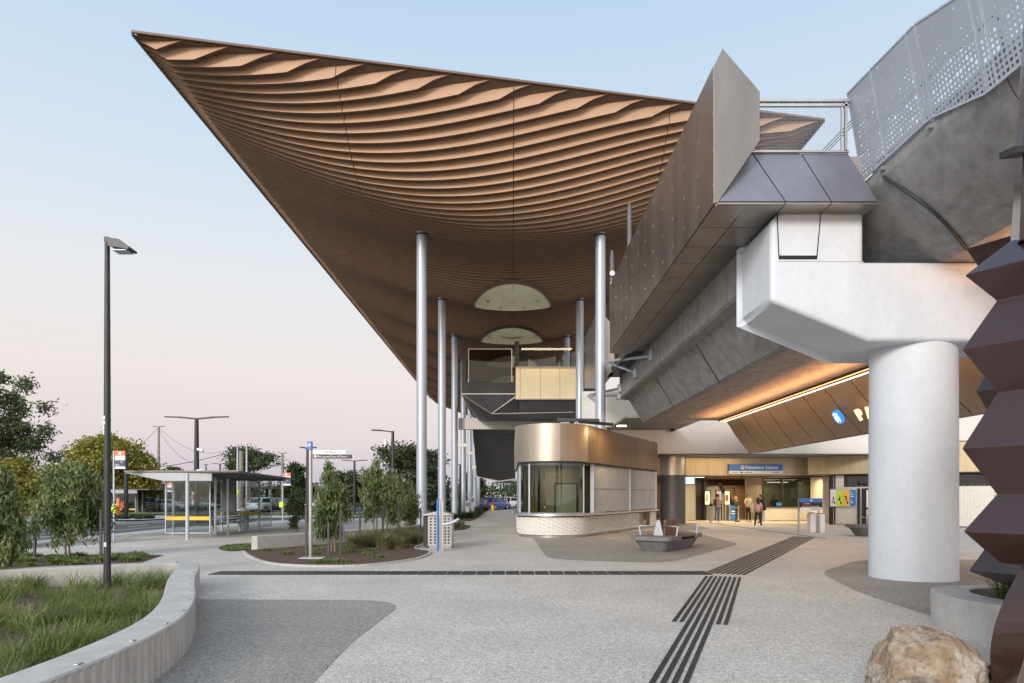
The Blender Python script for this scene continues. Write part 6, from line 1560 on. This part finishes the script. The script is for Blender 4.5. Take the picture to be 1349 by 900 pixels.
car('carblack', 364, 68, R(165), 'black car right of the near shelter')
car('carsilver', 405, 72, R(0), 'pale car behind the direction sign pole')
car('carwhite', 668, 88, R(180), 'white car crossing at the far end of the covered walk')
car('carblue', 652, 80, R(60), 'blue car parked at the far end of the covered walk', s=1.0)
car('carblack', 660, 84, R(80), 'dark car right behind the blue car')
# far end small furniture
r = thing('cabinet', (-2.95, 74, 0), 'black service cabinet at the far left end of the covered walk', 'cabinet'); b = MB(); b.box(-3.0, -2.35, 73.6, 74.2, 0, 1.35); b.build('body', M['black'], r, bevel=.02); b = MB(); b.box(-2.9, -2.45, 73.58, 73.6, .7, 1.2); b.build('door_panel', M['slate'], r)
r = thing('marker_bollard', (-1.9, 74, 0), 'yellow bollard with dark red top at the far end of the covered walk', 'bollard'); b = MB(); b.tube([(-1.9, 74, 0), (-1.9, 74, .6)], .16, 12); b.build('post', M['yellow'], r); b = MB(); b.tube([(-1.9, 74, .6), (-1.9, 74, .85)], .17, 12); b.build('cap', M['red'], r)
for x_, Y_, h_, lab in ((616, 50, 1.25, 'grey upright meter cabinet beside the fourth left column'), (622.5, 53, 1.55, 'pale slim post beside the fifth left column')):
    X_ = (x_ - VX) * Y_ / F; r = thing('meter_cabinet', (X_, Y_, 0), lab, 'cabinet'); b = MB(); b.box(X_ - .14, X_ + .14, Y_ - .1, Y_ + .1, 0, h_); b.build('body', M['shutter'], r, bevel=.02); b = MB(); b.box(X_ - .1, X_ + .1, Y_ - .115, Y_ - .102, h_ - .4, h_ - .1); b.build('door_panel', M['slate'], r)
X_ = (678 - VX) * 60 / F
# ------------------------------------------------------------------ people
def skinobj(name, verts, edges, rads, m, parent, sub=2, root=0):
    me = bpy.data.meshes.new(name); me.from_pydata(verts, edges, []); me.materials.append(m)
    o = bpy.data.objects.new(name, me); COL.objects.link(o); o.parent = parent
    if not me.skin_vertices: 
        bm = bmesh.new(); bm.from_mesh(me); bm.verts.layers.skin.verify(); bm.to_mesh(me); bm.free()
    for i, rr in enumerate(rads):
        sv = me.skin_vertices[0].data[i]; sv.radius = rr if hasattr(rr, '__len__') else (rr, rr); sv.use_root = (i == root)
    md = o.modifiers.new('skin', 'SKIN'); md.use_smooth_shade = True
    sd = o.modifiers.new('sub', 'SUBSURF'); sd.levels = sub; sd.render_levels = sub
    return o
def person(loc, rz, h, shirt, legs, hair, lab, arms=None, long_hair=False, sleeve=1.0, shoe='black', fem=False, legsp=((0, 0), (0, 0)), extra=None):
    r = thing('person', loc, lab, 'person', rz=rz); k = h / 1.75
    sw = .155 if fem else .175
    A = arms or [((-.24, .02, 1.13), (-.24, -.06, .88)), ((.24, .02, 1.13), (.24, -.06, .88))]
    sc_ = lambda p: (p[0] * k, p[1] * k, p[2] * k)
    V = []; E = []; Rd = []
    def av(p, rr, par=None): V.append(sc_(p)); Rd.append((rr * k, rr * k) if not hasattr(rr, '__len__') else (rr[0] * k, rr[1] * k)); i = len(V) - 1; (E.append((par, i)) if par is not None else None); return i
    pel = av((0, 0, .95), (.13, .10)); wst = av((0, 0, 1.10), (.115, .09), pel); ch = av((0, 0, 1.30), (.14, .105), wst); nb_ = av((0, .0, 1.44), (.07, .065), ch); nk = av((0, -.005, 1.50), .052, nb_)
    hd = av((0, -.012, 1.60), (.075, .088), nk); ht = av((0, -.005, 1.68), (.068, .078), hd)
    av((0, -.105, 1.60), .012, hd)
    J = []
    for s_, (el, wr) in zip((-1, 1), A):
        sh_ = av((s_ * sw, 0, 1.40), .052, ch); e_ = av(el, .038, sh_); w_ = av(wr, .026, e_)
        dv = (Vector(wr) - Vector(el)).normalized(); pm = Vector(wr) + dv * .07; p_ = av(tuple(pm), (.034, .016), w_)
        side = Vector((dv.y, -dv.x, 0)); side = side.normalized() if side.length > .1 else Vector((0, 1, 0))
        for f_, ln_ in ((-.027, .062), (-.009, .075), (.009, .07), (.027, .055)):
            a_ = av(tuple(pm + dv * .035 + side * f_), .008, p_); av(tuple(pm + dv * (.035 + ln_) + side * f_ * 1.1 + Vector((0, -.015, 0))), .007, a_)
        av(tuple(Vector(wr) + dv * .05 + side * -.05), .009, w_)
        J.append((el, wr))
    for s_, (lx, ly) in zip((-1, 1), legsp):
        hp = av((s_ * .085, 0, .90), .078, pel); kn = av((s_ * .10 + lx * .5, ly * .5 - .01, .50), .055, hp); an = av((s_ * .11 + lx, ly, .09), .036, kn); av((s_ * .12 + lx, ly - .14, .035), (.035, .025), an)
    skinobj('body', V, E, Rd, M['skin'], r, 1)
    V = []; E = []; Rd = []
    pel = av((0, 0, .93), (.155, .125)); wst = av((0, 0, 1.10), (.145, .12), pel); ch = av((0, 0, 1.30), (.165, .13), wst); av((0, 0, 1.44), (.085, .08), ch)
    for s_, (el, wr) in zip((-1, 1), A):
        sh_ = av((s_ * sw, 0, 1.40), .07, ch); e_ = av(el if sleeve > .6 else tuple(Vector((s_ * sw, 0, 1.40)).lerp(Vector(el), .85)), .056, sh_)
        if sleeve > .6: av(wr, .042, e_)
    skinobj('shirt', V, E, Rd, M[shirt], r, 2)
    V = []; E = []; Rd = []
    pel = av((0, 0, .97), (.145, .115))
    for s_, (lx, ly) in zip((-1, 1), legsp):
        hp = av((s_ * .085, 0, .86), .098, pel); kn = av((s_ * .10 + lx * .5, ly * .5 - .01, .50), .07, hp); av((s_ * .11 + lx, ly, .10), .056 if not fem else .045, kn)
    skinobj('trousers', V, E, Rd, M[legs], r, 2)
    for s_, (lx, ly) in zip((-1, 1), legsp):
        b = MB(); x = (s_ * .115 + lx) * k; y = ly * k; b.box(x - .045, x + .045, y - .2, y + .07, 0, .075); b.build('shoe', M[shoe], r, local=True, bevel=.025, seg=3)
    b = MB(); n = 14; vs = []
    prof = [(.0, 1.745), (.05, 1.735), (.085, 1.70), (.098, 1.65), (.095, 1.60), (.08, 1.55)] if not long_hair else [(.0, 1.75), (.055, 1.74), (.09, 1.70), (.103, 1.64), (.108, 1.56), (.112, 1.46), (.10, 1.36), (.05, 1.30)]
    for rr, z in prof:
        for j in range(n):
            a = 2 * math.pi * j / n; fx = math.cos(a); fy = math.sin(a); face = max(0, -fy - .35) if z < 1.69 else 0
            vs.append(((rr * fx) * k, (rr * 1.12 * fy + .014 + face * .12) * k, (z + (.0)) * k))
    b.add(vs, [(i * n + j, i * n + (j + 1) % n, (i + 1) * n + (j + 1) % n, (i + 1) * n + j) for i in range(len(prof) - 1) for j in range(n)], True); b.build('hair', M[hair], r, local=True)
    b = MB()
    for s_ in (-1, 1): b.lathe((s_ * .03 * k, -.098 * k, 1.615 * k), [(.002, -.008), (.010, 0), (.002, .008)], 8)
    b.box(-.022 * k, .022 * k, -.100 * k, -.092 * k, 1.553 * k, 1.560 * k); b.build('face_detail', M['black'], r, local=True)
    if extra == 'backpack':
        b = MB(); b.box(-.14, .14, .12, .28, 1.02, 1.42); b.build('backpack', M['black'], r, local=True, bevel=.05, seg=3)
    if extra == 'bag':
        b = MB(); b.box(.24, .36, -.16, .14, .78, 1.05); b.build('shoulder_bag', M['cl_bag'], r, local=True, bevel=.04, seg=3)
        b = MB(); b.box(-.36, -.24, -.12, .14, .88, 1.12); b.tube([(-.28, 0, 1.12), (-.18, .02, 1.45)], .012, 6); b.build('handbag', M['cl_charcoal'], r, local=True, bevel=.03)
    if extra == 'purse':
        b = MB(); b.box(.12, .30, -.22, -.12, .95, 1.12); b.build('purse', M['cl_charcoal'], r, local=True, bevel=.03)
    return r
person((12.55, 41.2, 0), R(75), 1.78, 'cl_beige', 'cl_denim', 'hair_dark', 'man in beige jacket and blue jeans with black backpack, standing and looking at his phone', arms=[((-.23, -.05, 1.14), (-.12, -.30, 1.22)), ((.23, -.04, 1.14), (.10, -.27, 1.42))], extra='backpack', shoe='white')
person((14.24, 43.0, 0), R(60), 1.58, 'cl_dkgreen', 'cl_dkgreen', 'hair_fair', 'fair haired woman in long dark green clothes with folded hands', arms=[((-.22, -.02, 1.14), (-.06, -.22, 1.12)), ((.22, -.02, 1.14), (.06, -.22, 1.12))], extra='purse', fem=True)
person((14.86, 42.6, 0), R(10), 1.76, 'cl_pale', 'cl_charcoal', 'hair_dark', 'young man in pale short sleeved shirt and black trousers facing the camera', arms=[((-.24, .0, 1.14), (-.12, -.20, 1.02)), ((.24, .0, 1.14), (.12, -.22, 1.00))], sleeve=.5, shoe='cl_pale')
person((12.85, 35.4, 0), R(172), 1.56, 'cl_pink', 'cl_charcoal', 'hair_dark', 'woman with long dark hair in pink top and black trousers seen from behind carrying bags', arms=[((-.24, .0, 1.14), (-.22, -.10, .95)), ((.24, .0, 1.14), (.22, -.14, .98))], long_hair=True, fem=True, shoe='white', legsp=((-.05, .10), (.06, -.08)), extra='bag')
person((15.2, 41.5, 0), R(-60), 1.74, 'cl_charcoal', 'cl_charcoal', 'hair_dark', 'man in all black clothes mostly hidden behind the woman in pink', legsp=((0, .1), (0, -.1)))
person((17.35, 44.9, 0), R(0), 1.68, 'cl_charcoal', 'cl_charcoal', 'hair_dark', 'staff member in dark uniform behind the ticket office window')
person((-34.6, 61.2, -.3), R(40), 1.6, 'orange', 'cl_charcoal', 'hair_dark', 'distant person in orange top at the far bus shelter')
